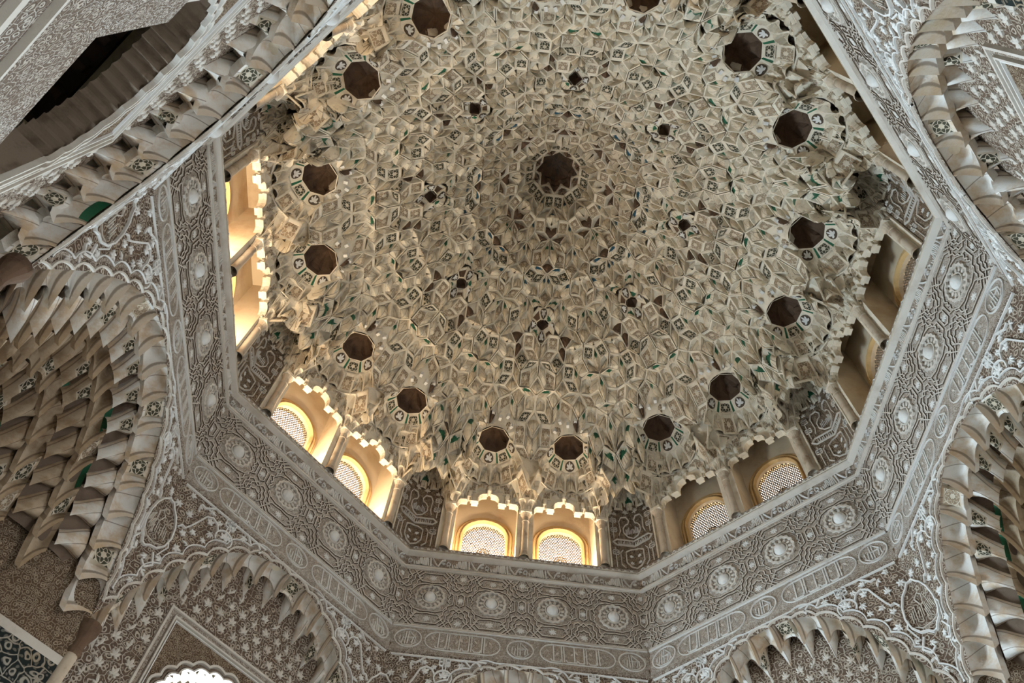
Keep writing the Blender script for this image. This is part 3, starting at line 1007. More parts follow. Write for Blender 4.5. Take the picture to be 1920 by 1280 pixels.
ceiling = root('ceiling', 'domed muqarnas ceiling of countless cream plaster cells above the windows', 'ceiling')
ITEMS = []      # (area, part name, quad, kind, edge)
for t in plan_tiles(4.35 / EDGE):
    T = [p * EDGE for p in t]
    c = sum(T) / 4
    r = math.hypot(*c)
    if r < .33: continue
    if inrad(*c) > 4.03: continue
    if hapse(*c) > hmain(r) + .22: continue
    if inrad(*c) > 3.60 and (facet_x(*c) < 1.25): continue
    if min(math.hypot(c[0] - s[0], c[1] - s[1]) for s in SMALL) < .20: continue
    if min(math.hypot(c[0] - s[0], c[1] - s[1]) for s in NICHE) < .30: continue
    rs = [math.hypot(*p) for p in T]
    P3 = [(p[0], p[1], hq(*p)) for p in T]
    zs = [p[2] for p in P3]
    if max(zs) - min(zs) > .80: continue
    i0 = int(np.argmin(rs))
    srt = sorted(rs)
    edge = (srt[1] - srt[0]) < .30 * (srt[3] - srt[0]) 
    th = math.degrees(math.atan2(c[1], c[0])) % 45
    th = min(th, 45 - th)
    key = (int(round(r / .05)), int(round(th / 2.5)))
    rg = random.Random(key[0] * 977 + key[1] * 13 + 5)
    u = rg.random()
    if edge:
        nb = (i0 + 1) % 4 if rs[(i0 + 1) % 4] < rs[(i0 + 3) % 4] else (i0 + 3) % 4
        # inner edge i0-nb ; order: I, L along the inner edge ; O,R opposite
        if nb == (i0 + 1) % 4: Q = [P3[i0], P3[nb], P3[(i0 + 2) % 4], P3[(i0 + 3) % 4]]
        else: Q = [P3[i0], P3[nb], P3[(i0 + 2) % 4], P3[(i0 + 1) % 4]]
        kind = 'carved' if u < .42 else 'carved_dark' if u < .62 else 'glazed' if u < .74 else 'shell'
    else:
        Q = [P3[i0], P3[(i0 + 1) % 4], P3[(i0 + 2) % 4], P3[(i0 + 3) % 4]]
        kind = 'shell' if u < .56 else 'glazed' if u < .80 else 'carved' if u < .88 else 'brown' if u < .93 else 'carved_dark'
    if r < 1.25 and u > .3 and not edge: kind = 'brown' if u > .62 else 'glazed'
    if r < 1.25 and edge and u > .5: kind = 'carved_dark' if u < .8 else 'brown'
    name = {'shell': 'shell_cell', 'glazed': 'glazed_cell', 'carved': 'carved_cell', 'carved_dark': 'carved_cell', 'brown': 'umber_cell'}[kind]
    glz = 'glaze_blue' if (r < 1.7 and rg.random() < .7) else 'glaze_green'
    ITEMS.append((screen_area(Q), name, Q, kind, edge, glz))
ITEMS.sort(key=lambda q: -q[0])
count = {}
rest = MB()
for area, name, Q, kind, edge, glz in ITEMS:
    c = np.mean(Q, 0)
    sk = np.array((c[0] * .12, c[1] * .12, 1.0))
    if count.get(name, 0) < 300 and area > 60:
        count[name] = count.get(name, 0) + 1
        mb = MB()
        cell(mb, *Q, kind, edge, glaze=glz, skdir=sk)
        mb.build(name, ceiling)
    else:
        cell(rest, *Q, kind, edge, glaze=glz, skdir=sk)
if rest.v:
    o = rest.build('muqarnas_cells', ceiling); o['kind'] = 'stuff'
print('DOME', len(ITEMS), count)

# ---- niches of the dome: dark octagonal cupola, ring of palmette tiles, lancet rows
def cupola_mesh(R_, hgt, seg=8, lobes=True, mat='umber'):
    mb = MB()
    prof = [(1.0, 0), (.98, .30), (.90, .52), (.66, .74), (.36, .90), (.0, 1.0)]
    sub = 3 if lobes else 1
    nseg = seg * sub
    b = len(mb.v)
    for i, (rr, hh) in enumerate(prof):
        for j in range(nseg):
            a = 2 * PI * (j / nseg) + PI / seg
            f = 1.0
            ph = (j % sub) / sub
            poly = math.cos(PI / seg) / math.cos((ph - .5) * 2 * PI / seg) if sub > 1 else 1.0
            if i in (2, 3, 4) and lobes: f = 1 + .10 * math.cos(2 * PI * ph)
            mb.v.append((R_ * rr * poly * f * math.cos(a), R_ * rr * poly * f * math.sin(a), hgt * hh))
    for i in range(len(prof) - 1):
        for j in range(nseg):
            k = (j + 1) % nseg
            mb.idx((b + i * nseg + j, b + i * nseg + k, b + (i + 1) * nseg + k, b + (i + 1) * nseg + j), mat)
    # lip
    for j in range(nseg):
        k = (j + 1) % nseg
        p, q = mb.v[b + j], mb.v[b + k]
        mb.face([(p[0], p[1], p[2]), (q[0], q[1], q[2]), (q[0] * 1.07, q[1] * 1.07, q[2] - .012), (p[0] * 1.07, p[1] * 1.07, p[2] - .012)], 'plaster')
    return mb.mesh('cupola')
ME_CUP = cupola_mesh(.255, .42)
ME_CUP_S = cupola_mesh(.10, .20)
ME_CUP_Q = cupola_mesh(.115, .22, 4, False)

def polar_quad(cx, cy, a0, a1, r0, h0, r1, h1):
    f = lambda a, r, h: (cx + r * math.cos(a), cy + r * math.sin(a), h)
    return f(a0, r0, h0), f(a1, r0, h0), f(a1, r1, h1), f(a0, r1, h1)

def palmette_tile(mb, Q):
    """dark bordered tile with a pale five-leaf palmette in relief"""
    I, L, O, R_ = (np.array(p) for p in Q)
    n = unit(np.cross(L - R_, O - I))
    if n[2] > 0: n = -n
    def W(u, v, t=0.0):
        p = I * (1 - u) * (1 - v) + L * u * (1 - v) + O * u * v + R_ * (1 - u) * v + n * t
        return tuple(p)
    fr = [(0, 0), (1, 0), (1, 1), (0, 1)]
    mb.face([W(u, v) for u, v in fr], 'plaster', fr)
    ring = [(0.5 + .42 * math.cos(a), .5 + .45 * math.sin(a)) for a in np.linspace(0, 2 * PI, 14, endpoint=False)]
    mb.face([W(u, v, .006) for u, v in ring], 'incision', ring)
    for da, l, w in ((0, .62, .20), (.65, .52, .20), (-.65, .52, .20), (1.45, .36, .18), (-1.45, .36, .18)):
        a = -PI / 2 + da
        ca, sa = math.cos(a), math.sin(a)
        pts = []
        for uu, vv in ((0, 0), (.4, .5), (.8, .42), (1, 0), (.8, -.42), (.4, -.5)):
            x, y = uu * l, vv * w
            pts.append((.5 + (ca * x - sa * y) * .8, .72 + (sa * x + ca * y)))
        mb.face([W(u, v, .016) for u, v in pts], 'white_relief', pts)

mb = MB(); mb.box(-.030, .030, -.022, .022, -.04, .05, 'white_relief'); ME_BLOCK = mb.mesh('bracket')
for cx, cy, a in NICHE:
    nroot = bpy.data.objects.new('dome_niche', None); C.objects.link(nroot); nroot.parent = ceiling
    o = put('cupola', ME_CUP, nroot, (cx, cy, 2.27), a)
    fan = MB()
    # ring of eight framed tiles
    for j in range(8):
        a0 = a + (j - .5) * PI / 4; a1 = a0 + PI / 4
        am = (a0 + a1) / 2
        da = (am - a + PI) % (2 * PI) - PI
        mx_, my_ = cx + .33 * math.cos(am), cy + .33 * math.sin(am)
        if hmain(math.hypot(mx_, my_)) > 2.20: continue
        Q = polar_quad(cx, cy, a0 + .10, a1 - .10, .262, 2.265, .385, 2.09)
        Qf = polar_quad(cx, cy, a0, a1, .25, 2.275, .40, 2.08)
        mb = MB()
        if j % 2 == 0 or abs(da) < .1: palmette_tile(mb, Q)
        else: cell(mb, *Q, 'carved_dark', True, .5)
        mb.build('palmette_tile', nroot)
        for aa, sg in ((a0, 1), (a1, -1)):
            f = lambda r_, h_, an: (cx + r_ * math.cos(an), cy + r_ * math.sin(an), h_)
            gm = 'glaze_green' if (j % 2) else 'plaster'
            fan.face([f(.25, 2.275, aa), f(.262, 2.265, aa + sg * .10), f(.385, 2.09, aa + sg * .10), f(.41, 2.07, aa)], gm)
    for j in range(24):
        a0 = a + 2 * PI * j / 24; a1 = a0 + 2 * PI / 24
        f = lambda an, r_, h_: (cx + r_ * math.cos(an), cy + r_ * math.sin(an), h_)
        hh = [max(hmain(math.hypot(cx + .46 * math.cos(an), cy + .46 * math.sin(an))), 2.1) + .05 for an in (a0, a1)]
        fan.face([f(a0, .262, 2.285), f(a1, .262, 2.285), f(a1, .46, hh[1]), f(a0, .46, hh[0])], 'plaster')
    # lancets and lower row
    for ring, (r0, h0, r1, h1, ns) in enumerate(((.40, 2.08, .52, 1.70, 16), (.52, 1.70, .64, 1.26, 16))):
        for j in range(ns):
            a0 = a + (j - (0 if ring else .5)) * 2 * PI / ns; a1 = a0 + 2 * PI / ns
            am = (a0 + a1) / 2; rm = (r0 + r1) / 2
            px, py = cx + rm * math.cos(am), cy + rm * math.sin(am)
            if inrad(px, py) > 4.06: continue
            if hmain(math.hypot(px, py)) > (h0 + h1) / 2 + .22: continue
            h1_ = h1
            if ring and inrad(px, py) > 3.56 and .12 < facet_x(px, py) < 1.08: h1_ = 1.685
            # lancet: tip up at the ring's inner edge
            f = lambda an, r_, h_: (cx + r_ * math.cos(an), cy + r_ * math.sin(an), h_)
            T = f(am, r0, h0); B = f(am, r1 - .01, h1)
            Lq = f(a0, lerp(r0, r1, .45), lerp(h0, h1, .42)); Rq = f(a1, lerp(r0, r1, .45), lerp(h0, h1, .42))
            mb = MB()
            if ring == 0:
                Q4 = (f(a0, r0, h0), f(a1, r0, h0), f(a1, r1, h1), f(a0, r1, h1))
                cell(mb, *Q4, ('shell', 'carved')[j % 3 == 2], True, .8, skirt=.06)
            else:
                Q4 = (f(a0, r0, h0), f(a1, r0, h0), f(a1, r1, h1_), f(a0, r1, h1_))
                cell(mb, *Q4, ('carved', 'shell')[j % 2], True, .9 if h1_ == h1 else .3, skirt=.06)
            mb.build('lancet_cell', nroot)
    fan.build('spandrel_fan', nroot)
    # bright stepped rim of small blocks on the side that faces the room
    for j in range(9):
        an = a + PI + (j - 4) * .33
        rr = .35 + .04 * (j % 2)
        bx, by = cx + rr * math.cos(an), cy + rr * math.sin(an)
        put('bracket', ME_BLOCK, nroot, (bx, by, lerp(2.285, hmain(math.hypot(bx, by)) + .05, (rr - .262) / .2) - .02), an)

for cx, cy, a in CORN:
    nroot = bpy.data.objects.new('corner_niche', None); C.objects.link(nroot); nroot.parent = ceiling
    put('cupola', ME_CUP_S, nroot, (cx, cy, 1.93), a)
    for ring, (r0, h0, r1, h1, ns) in enumerate(((.09, 1.93, .20, 1.80, 8), (.20, 1.80, .34, 1.50, 12), (.34, 1.50, .46, 1.12, 12))):
        for j in range(ns):
            a0 = a + (j - .5 * (ring % 2)) * 2 * PI / ns; a1 = a0 + 2 * PI / ns
            am = (a0 + a1) / 2; rm = (r0 + r1) / 2
            px, py = cx + rm * math.cos(am), cy + rm * math.sin(am)
            if inrad(px, py) > 4.05 or hmain(math.hypot(px, py)) > (h0 + h1) / 2 + .25: continue
            mb = MB()
            cell(mb, *polar_quad(cx, cy, a0, a1, r0, h0, r1, h1), ('shell', 'glazed' if j % 4 == 0 else 'shell', 'carved' if j % 2 else 'shell')[ring], True, .8, skirt=.06)
            mb.build('lancet_cell', nroot)

for cx, cy, a in SMALL:
    nroot = bpy.data.objects.new('star_niche', None); C.objects.link(nroot); nroot.parent = ceiling
    h0 = hmain(2.1) + .02
    put('cupola', ME_CUP_Q, nroot, (cx, cy, h0), a + PI / 4)
    for j in range(8):
        a0 = a + (j - .5) * PI / 4; a1 = a0 + PI / 4
        am = (a0 + a1) / 2
        f = lambda an, r_: (cx + r_ * math.cos(an), cy + r_ * math.sin(an))
        Q = []
        for an, r_ in ((a0, .11), (a1, .11), (a1, .235), (a0, .235)):
            x, y = f(an, r_)
            Q.append((x, y, lerp(h0, hmain(math.hypot(x, y)), 0 if r_ < .2 else 1) - .0))
        mb = MB()
        if j % 2 == 0: palmette_tile(mb, Q)
        else: cell(mb, *Q, 'glazed' if j % 4 == 1 else 'brown', True, .6, skirt=.06)
        mb.build('palmette_tile', nroot)

# crown: fluted dark cupola at the apex
mb = MB()
seg = 32
prof = [(.38, 6.40), (.33, 6.55), (.33, 6.64), (.28, 6.74), (.28, 6.82), (.20, 6.92), (.10, 7.02), (.0, 7.05)]
b = len(mb.v)
for i, (rr, hh) in enumerate(prof):
    for j in range(seg):
        a = 2 * PI * j / seg
        f = 1 + (.07 * math.cos(8 * a) if i in (3, 4, 5) else .03 * math.cos(16 * a))
        mb.v.append((rr * f * math.cos(a), rr * f * math.sin(a), hh))
for i in range(len(prof) - 1):
    for j in range(seg):
        k = (j + 1) % seg
        mb.idx((b + i * seg + j, b + i * seg + k, b + (i + 1) * seg + k, b + (i + 1) * seg + j), 'umber' if (i + j // 2) % 4 else 'incision')
mb.build('crown_cupola', ceiling)
mb = MB(); lathe(mb, [(.001, -.05), (.022, -.03), (.030, 0), (.020, .04), (.03, .12)], 0, 0, 'white_relief', 8)
ME_PEND = mb.mesh('pendant')
for k in range(8):
    a = math.radians(22.5 + 45 * k)
    put('pendant', ME_PEND, ceiling, (.68 * math.cos(a), .68 * math.sin(a), 5.74))
# backing of the dome: the solid behind the cells
mb = MB()
seg = 128
rr_ = [4.45, 4.3, 4.2, 4.1, 4.0, 3.9, 3.8, 3.7, 3.6, 3.5, 3.4, 3.3, 3.2, 3.0, 2.6, 2.3, 2.0, 1.6, 1.2, .8, .5]
b = len(mb.v)
for r_ in rr_:
    for j in range(seg):
        x, y = r_ * math.cos(2 * PI * j / seg), r_ * math.sin(2 * PI * j / seg)
        dn = min(math.hypot(x - q[0], y - q[1]) for q in NICHE)
        dc = min(math.hypot(x - q[0], y - q[1]) for q in CORN)
        ds = min(math.hypot(x - q[0], y - q[1]) for q in SMALL)
        h_ = max(hmain(r_), hapse(x, y)) + .11
        if inrad(x, y) > 3.92: h_ = max(h_, 2.25)
        if dn < .36: h_ = max(h_, 2.85)
        if dc < .2: h_ = max(h_, 2.3)
        if ds < .25: h_ = max(h_, 4.5)
        mb.v.append((x, y, h_))
for i in range(len(rr_) - 1):
    for j in range(seg):
        k = (j + 1) % seg
        mb.idx((b + i * seg + j, b + i * seg + k, b + (i + 1) * seg + k, b + (i + 1) * seg + j), 'plaster')
mb.build('dome_backing', ceiling)

# ------------------------------------------------------------------ lower walls
YL, YR = 3.87, 4.20
HWL = YL * TAN
H_AP, H_SP = -1.93, -3.75
def arch(x): return H_AP + (H_SP - H_AP) * (min(1, abs(x) / HWL)) ** 2.4
def arch_curve(n, wscale=1.0, drop=0.0):
    xs = np.linspace(-1, 1, 400)
    P = [(x * HWL * wscale, arch(x * HWL) - drop) for x in xs]
    d = [0]
    for p, q in zip(P[:-1], P[1:]): d.append(d[-1] + math.hypot(q[0] - p[0], q[1] - p[1]))
    t = np.linspace(0, d[-1], n)
    return [(float(np.interp(v, d, [p[0] for p in P])), float(np.interp(v, d, [p[1] for p in P]))) for v in t]

mb = MB()
cv = arch_curve(60)
for a, b in zip(cv[:-1], cv[1:]):
    mb.face([(a[0], YL, a[1]), (b[0], YL, b[1]), (b[0], YL, -1.83), (a[0], YL, -1.83)], 'arabesque')
ME_SPAN = mb.mesh('spandrel')

NSC = 18
def scallop_points(off, bump, per=8):
    c = arch_curve(NSC * per + 1)
    out = []
    for i, p in enumerate(c):
        a = c[max(i - 1, 0)]; b = c[min(i + 1, len(c) - 1)]
        d = (b[0] - a[0], b[1] - a[1]); l = math.hypot(*d)
        nn = (-d[1] / l, d[0] / l)
        s = off + bump * abs(math.sin(PI * i / per)) ** .8
        q = (p[0] + nn[0] * s, p[1] + nn[1] * s)
        if abs(q[0]) < HWL + .01 and q[1] < -1.84: out.append(q)
    return out
mb = MB()
yl = lambda h: YL
ribbon(mb, scallop_points(.012, .050), .022, .020, 'relief', yl)
ribbon(mb, scallop_points(.062, .056), .040, .012, 'arabesque_edge', yl)
ribbon(mb, scallop_points(.092, .060), .014, .022, 'white_relief', yl)
ME_SCALLOP = mb.mesh('scalloped_border')

def spandrel_ornament(s):
    """right or left half of the applied relief in the spandrel (s = -1, 1)"""
    pieces = []
    P = lambda pts: [(s * p[0], p[1]) for p in pts]
    yf = yl
    mb = MB(); W = 'white_relief'
    ribbon(mb, P([(.40, -1.885), (1.56, -1.885)]), .020, .020, W, yf)
    ribbon(mb, P([(.52, -1.89), (.45, -1.96), (.47, -2.0)]), .022, .020, W, yf)
    ribbon(mb, P([(.66, -1.89), (.58, -1.985)]), .022, .020, W, yf)
    for dx in (-.018, .018): ribbon(mb, P([(.90 + dx, -1.88), (.90 + dx, -2.06)]), .016, .022, W, yf)
    for k in range(4):
        a = k * PI / 2 + PI / 4
        ribbon(mb, [(s * .90 + .052 * math.cos(a) + q[0], -1.935 + .035 * math.sin(a) + q[1]) for q in circle(0, 0, .030, 9)], .014, .022, W, yf, closed=True)
    ribbon(mb, P(circle(.90, -2.16, .105, 16, math.radians(-40), math.radians(220))), .018, .020, W, yf)
    ribbon(mb, P([(1.0, -2.12), (1.04, -2.05), (1.11, -2.02), (1.18, -2.06), (1.22, -2.16), (1.28, -2.30)]), .020, .020, W, yf)
    ribbon(mb, P([(1.28, -2.30), (1.32, -2.37), (1.36, -2.36), (1.40, -2.42)]), .018, .020, W, yf)
    ribbon(mb, P([(1.14, -1.89), (1.24, -1.98), (1.30, -1.97)]), .020, .020, W, yf)
    ribbon(mb, P([(1.46, -2.86), (1.40, -2.98), (1.46, -3.05), (1.52, -3.0)]), .022, .020, W, yf)
    ribbon(mb, P([(1.42, -2.86), (1.36, -2.70), (1.40, -2.62)]), .016, .018, W, yf)
    pieces.append(('knot_stem', mb.mesh('knot_stem')))
    mb = MB()                       # half of the pear-shaped cartouche on the corner
    egg = [(1.603, -2.20), (1.555, -2.21), (1.52, -2.27), (1.46, -2.34), (1.405, -2.46), (1.38, -2.60), (1.40, -2.72), (1.46, -2.80), (1.53, -2.815), (1.57, -2.85), (1.603, -2.84)]
    ribbon(mb, P(egg), .022, .024, W, yf)
    for k in range(7):
        x = 1.44 + .025 * k
        ribbon(mb, P([(x, -2.68 + .03 * (k % 2)), (x + .02, -2.56 + .03 * (k % 3))]), .010, .012, 'relief', yf)
    ribbon(mb, P([(1.43, -2.72), (1.50, -2.76), (1.60, -2.74)]), .012, .012, 'relief', yf)
    ribbon(mb, P([(1.60, -2.36), (1.55, -2.42), (1.58, -2.50), (1.60, -2.50)]), .012, .012, 'relief', yf)
    pieces.append(('cartouche', mb.mesh('cartouche')))
    rg = random.Random(7)
    pts = []
    tries = 0
    while len(pts) < 20 and tries < 4000:
        tries += 1
        x = rg.uniform(.15, 1.53); h = rg.uniform(-3.3, -1.93)
        if h < arch(x) + .19 + .05 * max(0, x - 1): continue
        if x > 1.36 and -2.86 < h < -2.2: continue
        if any(math.hypot(x - q[0], h - q[1]) < .125 for q in pts): continue
        pts.append((x, h))
    pts.append((.90, -2.15))
    for k, (x, h) in enumerate(pts):
        m = MB()
        st = rg.choice((0, 0, 1, 2, 3)); an = rg.uniform(0, 2 * PI); sz = rg.uniform(.06, .085)
        if k == len(pts) - 1: st, an, sz = 0, -PI / 2 + PI, .10
        palmette(m, s * x, h, an if s > 0 else PI - an, sz, .022, W, yf, st)
        pieces.append(('leaf', m.mesh('leaf')))
    return pieces
SPAN_ORN = {s: spandrel_ornament(s) for s in (-1, 1)}

# ---- wall arches: coving cells, lunette, panelled window
def scoop(mb, A0, A1, B1, B0, inw, depth=.09, tip=.13, mats='scoop_plaster', panel=None, head=0.0):
    """hollow niche with a rounded head between two ridges whose lower ends run out into hanging points"""
    A0, A1, B1, B0 = (np.asarray(p, float) for p in (A0, A1, B1, B0))
    na, nb = 12, 8
    inw = unit(np.asarray(inw, float))
    up = np.array((0, .15, 1.0))
    mb.smooth = .6
    b0 = len(mb.v)
    crown = panel == 'crown'
    if crown: panel = None
    for j in range(nb + 1):
        b = j / nb
        for i in range(na + 1):
            a = i / na
            p = (A0 * (1 - a) + A1 * a) * (1 - b) + (B0 * (1 - a) + B1 * a) * b
            w = abs(2 * a - 1)
            hollow = math.sqrt(max(0, 1 - w ** 2.4))
            if panel and w < .66: hollow = .30 if b > .05 else .5
            p = p - inw * depth * hollow * (.12 + .88 * math.sin(PI * (.18 + .80 * (1 - b))))
            p = p + up * head * math.sqrt(max(0, 1 - w * w)) * (1 - b) ** 2
            p = p + np.array((0, -.22, -1.0)) * tip * (w ** 2.6) * b ** 1.5
            mb.v.append(tuple(p))
    n1 = na + 1
    for j in range(nb):
        for i in range(na):
            am = (i + .5) / na; bm = (j + .5) / nb
            mat = mats
            uv = [((i + q) / na, .2 + .8 * (j + r) / nb) for q, r in ((0, 0), (1, 0), (1, 1), (0, 1))]
            if panel and abs(2 * am - 1) < .6 and .12 < bm < .88:
                mat = panel
                uv = [(((i + q) / na - .2) / .6, ((j + r) / nb - .12) / .76) for q, r in ((0, 0), (1, 0), (1, 1), (0, 1))]
            if crown and bm < .25 and abs(2 * am - 1) < .8: mat = 'glaze_green'
            mb.idx((b0 + j * n1 + i, b0 + j * n1 + i + 1, b0 + (j + 1) * n1 + i + 1, b0 + (j + 1) * n1 + i), mat, uv)
    # back of the ridge row, so that the hanging edge has thickness
    for i in range(na):
        p, q = np.array(mb.v[b0 + nb * n1 + i]), np.array(mb.v[b0 + nb * n1 + i + 1])
        off = np.array((0, .07, .06))
        mb.face([tuple(p), tuple(q), tuple(q + off), tuple(p + off)], mats, [(.1, .5)] * 4)

def finger(mb, A0, A1, B1, B0, inw, bulge=.05, taper=.66, tip=.10, mats='scoop_plaster', panel=None):
    """bracket that narrows from a broad head to a hanging point, hollowed either side of its arris"""
    A0, A1, B1, B0 = (np.asarray(p, float) for p in (A0, A1, B1, B0))
    na, nb = 10, 8
    inw = unit(np.asarray(inw, float))
    mb.smooth = .6
    b0 = len(mb.v)
    for j in range(nb + 1):
        b = j / nb
        hw = 1 - taper * math.sin(b * PI / 2) ** 1.3
        for i in range(na + 1):
            a = i / na
            a_ = .5 + (a - .5) * hw
            p = (A0 * (1 - a_) + A1 * a_) * (1 - b) + (B0 * (1 - a_) + B1 * a_) * b
            w = abs(2 * a - 1)
            d = bulge * (1 - w) ** 1.4 - .13 * w ** 3.0 - .03
            p = p + inw * d + np.array((0, -.12, -1.0)) * tip * b ** 2 * (1 - w * .5)
            mb.v.append(tuple(p))
    n1 = na + 1
    for j in range(nb):
        for i in range(na):
            am = (i + .5) / na; bm = (j + .5) / nb
            uv = [((i + q) / na, .2 + .8 * (j + r) / nb) for q, r in ((0, 0), (1, 0), (1, 1), (0, 1))]
            mat = mats
            if panel and abs(2 * am - 1) < .6 and .1 < bm < .62:
                mat = panel
                uv = [(((i + q) / na - .2) / .6, ((j + r) / nb - .1) / .52) for q, r in ((0, 0), (1, 0), (1, 1), (0, 1))]
            mb.idx((b0 + j * n1 + i, b0 + j * n1 + i + 1, b0 + (j + 1) * n1 + i + 1, b0 + (j + 1) * n1 + i), mat, uv)
    for j in range(nb):                    # flanks
        for i in (0, na):
            p, q = np.array(mb.v[b0 + j * n1 + i]), np.array(mb.v[b0 + (j + 1) * n1 + i])
            off = -inw * .10
            mb.face([tuple(p), tuple(q), tuple(q + off), tuple(p + off)], mats, [(.1, .5)] * 4)

def coving():
    """two rows of muqarnas niches that step back from the wall face into the lunette"""
    out = []
    rows = [(YL, 1.0, 0.0), (YL + .15, .972, .10), (YL + .17, .975, .03), (YR + .06, .90, .20)]
    cvs = [arch_curve(NSC + 1, w, d) for _, w, d in rows]
    f = lambda k, t: (t[0], rows[k][0], t[1])
    half = [((p[0] + q[0]) / 2, (p[1] + q[1]) / 2) for p, q in zip(cvs[2][:-1], cvs[2][1:])]
    half3 = [((p[0] + q[0]) / 2, (p[1] + q[1]) / 2) for p, q in zip(cvs[3][:-1], cvs[3][1:])]
    for i in range(NSC):
        a0, a1, b0, b1 = cvs[0][i], cvs[0][i + 1], cvs[1][i], cvs[1][i + 1]
        inw = np.array((-(a0[0] + a1[0]) * .25, -.55, -.8))
        mb = MB()
        scoop(mb, f(0, a0), f(0, a1), f(1, b1), f(1, b0), inw, .18, .18, 'scoop_plaster', ('carved_tile_dark' if i % 4 == 1 else 'crown' if i % 6 == 3 else None), .03)
        out.append(('scoop_cell', mb))
        if i < NSC - 1:
            c0, c1, d0, d1 = half[i], half[i + 1], half3[i], half3[i + 1]
            mb = MB()
            finger(mb, f(2, c0), f(2, c1), f(3, d1), f(3, d0), inw, .06, .60, .14, 'scoop_plaster', ('carved_tile_dark' if i % 4 == 3 else None))
            out.append(('bracket_cell', mb))
    mb = MB()
    k0 = [(p[0], min(p[1], -1.875)) for p in arch_curve(61, 1.12, -.30)]; k1 = [(p[0], min(p[1], -1.80)) for p in arch_curve(61, 1.08, -.24)]
    for p, q, r, t in zip(k0[:-1], k0[1:], k1[1:], k1[:-1]):
        mb.face([(p[0], YL + .01, p[1]), (q[0], YL + .01, q[1]), (r[0], YR + .08, r[1]), (t[0], YR + .08, t[1])], 'plaster')
    out.append(('coving_back', mb))
    return [(n_, m.mesh(n_)) for n_, m in out]
COVING = coving()

WA, WT, WS = .72, -3.24, -5.97     # window of the lunette: half width, apex, sill
def lobed(n=13, r=WA, top=WT, amp=.030, per=8, spring=-5.97):
    out = [(-r, spring)]
    tot = n * per
    for i in range(tot + 1):
        a = PI - PI * i / tot
        rr = r + amp * (abs(math.sin(PI * i / per)) - .5)
        out.append((rr * math.cos(a), top - r + rr * math.sin(a)))
    out.append((r, spring))
    return out
def lunette_mesh():
    mb = MB()
    ins = lambda x: arch(x / .915 if abs(x) < 1.46 else 1.6) - .16
    xs = sorted(set([-1.47, 1.47, -.86, .86, -WA, WA] + list(np.linspace(-1.47, 1.47, 50))))
    def hole(x): return WT - WA + math.sqrt(max(0, WA * WA - x * x)) + .012
    for a, b in zip(xs[:-1], xs[1:]):
        m = (a + b) / 2
        ta, tb = max(ins(a), -4.0), max(ins(b), -4.0)
        if abs(m) < WA:
            ha, hb = hole(a), hole(b)
            mb.face([(a, YR, ha), (b, YR, hb), (b, YR, -2.97), (a, YR, -2.97)], 'arabesque_brown')
            mb.face([(a, YR, -2.97), (b, YR, -2.97), (b, YR, tb + .32), (a, YR, ta + .32)], 'arabesque')
        elif abs(m) < .86:
            mb.face([(a, YR, -6.2), (b, YR, -6.2), (b, YR, -2.97), (a, YR, -2.97)], 'arabesque_brown')
            mb.face([(a, YR, -2.97), (b, YR, -2.97), (b, YR, tb + .32), (a, YR, ta + .32)], 'arabesque')
        else:
            mb.face([(a, YR, -6.2), (b, YR, -6.2), (b, YR, tb + .32), (a, YR, ta + .32)], 'arabesque')
    return mb.mesh('lunette')
ME_LUN = lunette_mesh()
yr = lambda h: YR
mb = MB()
AL = lambda w, t: [(-w, -5.97), (-w, t), (w, t), (w, -5.97)]
ribbon(mb, AL(.905, -2.925), .030, .030, 'relief', yr)
ribbon(mb, AL(.87, -2.96), .045, .014, 'arabesque_edge', yr)
ribbon(mb, AL(.83, -3.0), .024, .030, 'relief', yr)
ribbon(mb, AL(.80, -3.03), .014, .018, 'white_relief', yr)
ME_ALFIZ = mb.mesh('panel_frame')
mb = MB()
ribbon(mb, lobed(13, WA + .075, WT + .075, .036), .030, .035, 'relief', yr)
ribbon(mb, lobed(13, WA + .035, WT + .035, .034), .024, .020, 'recess_brown', yr)
ribbon(mb, lobed(13, WA + .008, WT + .008, .032), .022, .035, 'relief', yr)
ME_LOBES = mb.mesh('lobed_arch')
mb = MB()
lp = lobed(24, WA, WT, .050, 6)
for a, b in zip(lp[:-1], lp[1:]):
    mb.face([(a[0], YR, a[1]), (b[0], YR, b[1]), (b[0], YR + .22, b[1]), (a[0], YR + .22, a[1])], 'soffit_wood', [(0, 0), (.1, 0), (.1, .3), (0, .3)])
ME_INTR = mb.mesh('fluted_soffit')
mb = MB()
mb.box(-HWL, HWL, YL, YR + .35, -6.05, WS, 'arabesque_mid')
mb.face([(-HWL, YL, -6.95), (HWL, YL, -6.95), (HWL, YL, -6.05), (-HWL, YL, -6.05)], 'arabesque_mid')
for s in (-1, 1):
    mb.face([(s * 1.1, YL, -10.1), (s * HWL, YL, -10.1), (s * HWL, YL, -6.95), (s * 1.1, YL, -6.95)], 'arabesque_mid')
    mb.face([(s * 1.1, YL, -10.1), (s * 1.1, YR + .3, -10.1), (s * 1.1, YR + .3, -6.95), (s * 1.1, YL, -6.95)], 'plaster')
mb.face([(-1.1, YL, -6.95), (1.1, YL, -6.95), (1.1, YR + .3, -6.95), (-1.1, YR + .3, -6.95)], 'plaster')
for s in (-1, 1):
    mb.box(*sorted((s * 1.1, s * HWL)), YL, YR + .02, -5.97, -5.45, 'arabesque_mid')
ME_DADO = mb.mesh('lower_wall')
mb = MB()
for h, w_ in ((-6.42, .02), (-6.62, .04)):
    ribbon(mb, [(-HWL, h), (HWL, h)], w_, .022, 'relief', yl)
ribbon(mb, [(-HWL, -6.85), (HWL, -6.85)], .08, .04, 'white_relief', yl)
ME_STRING = mb.mesh('string_course')

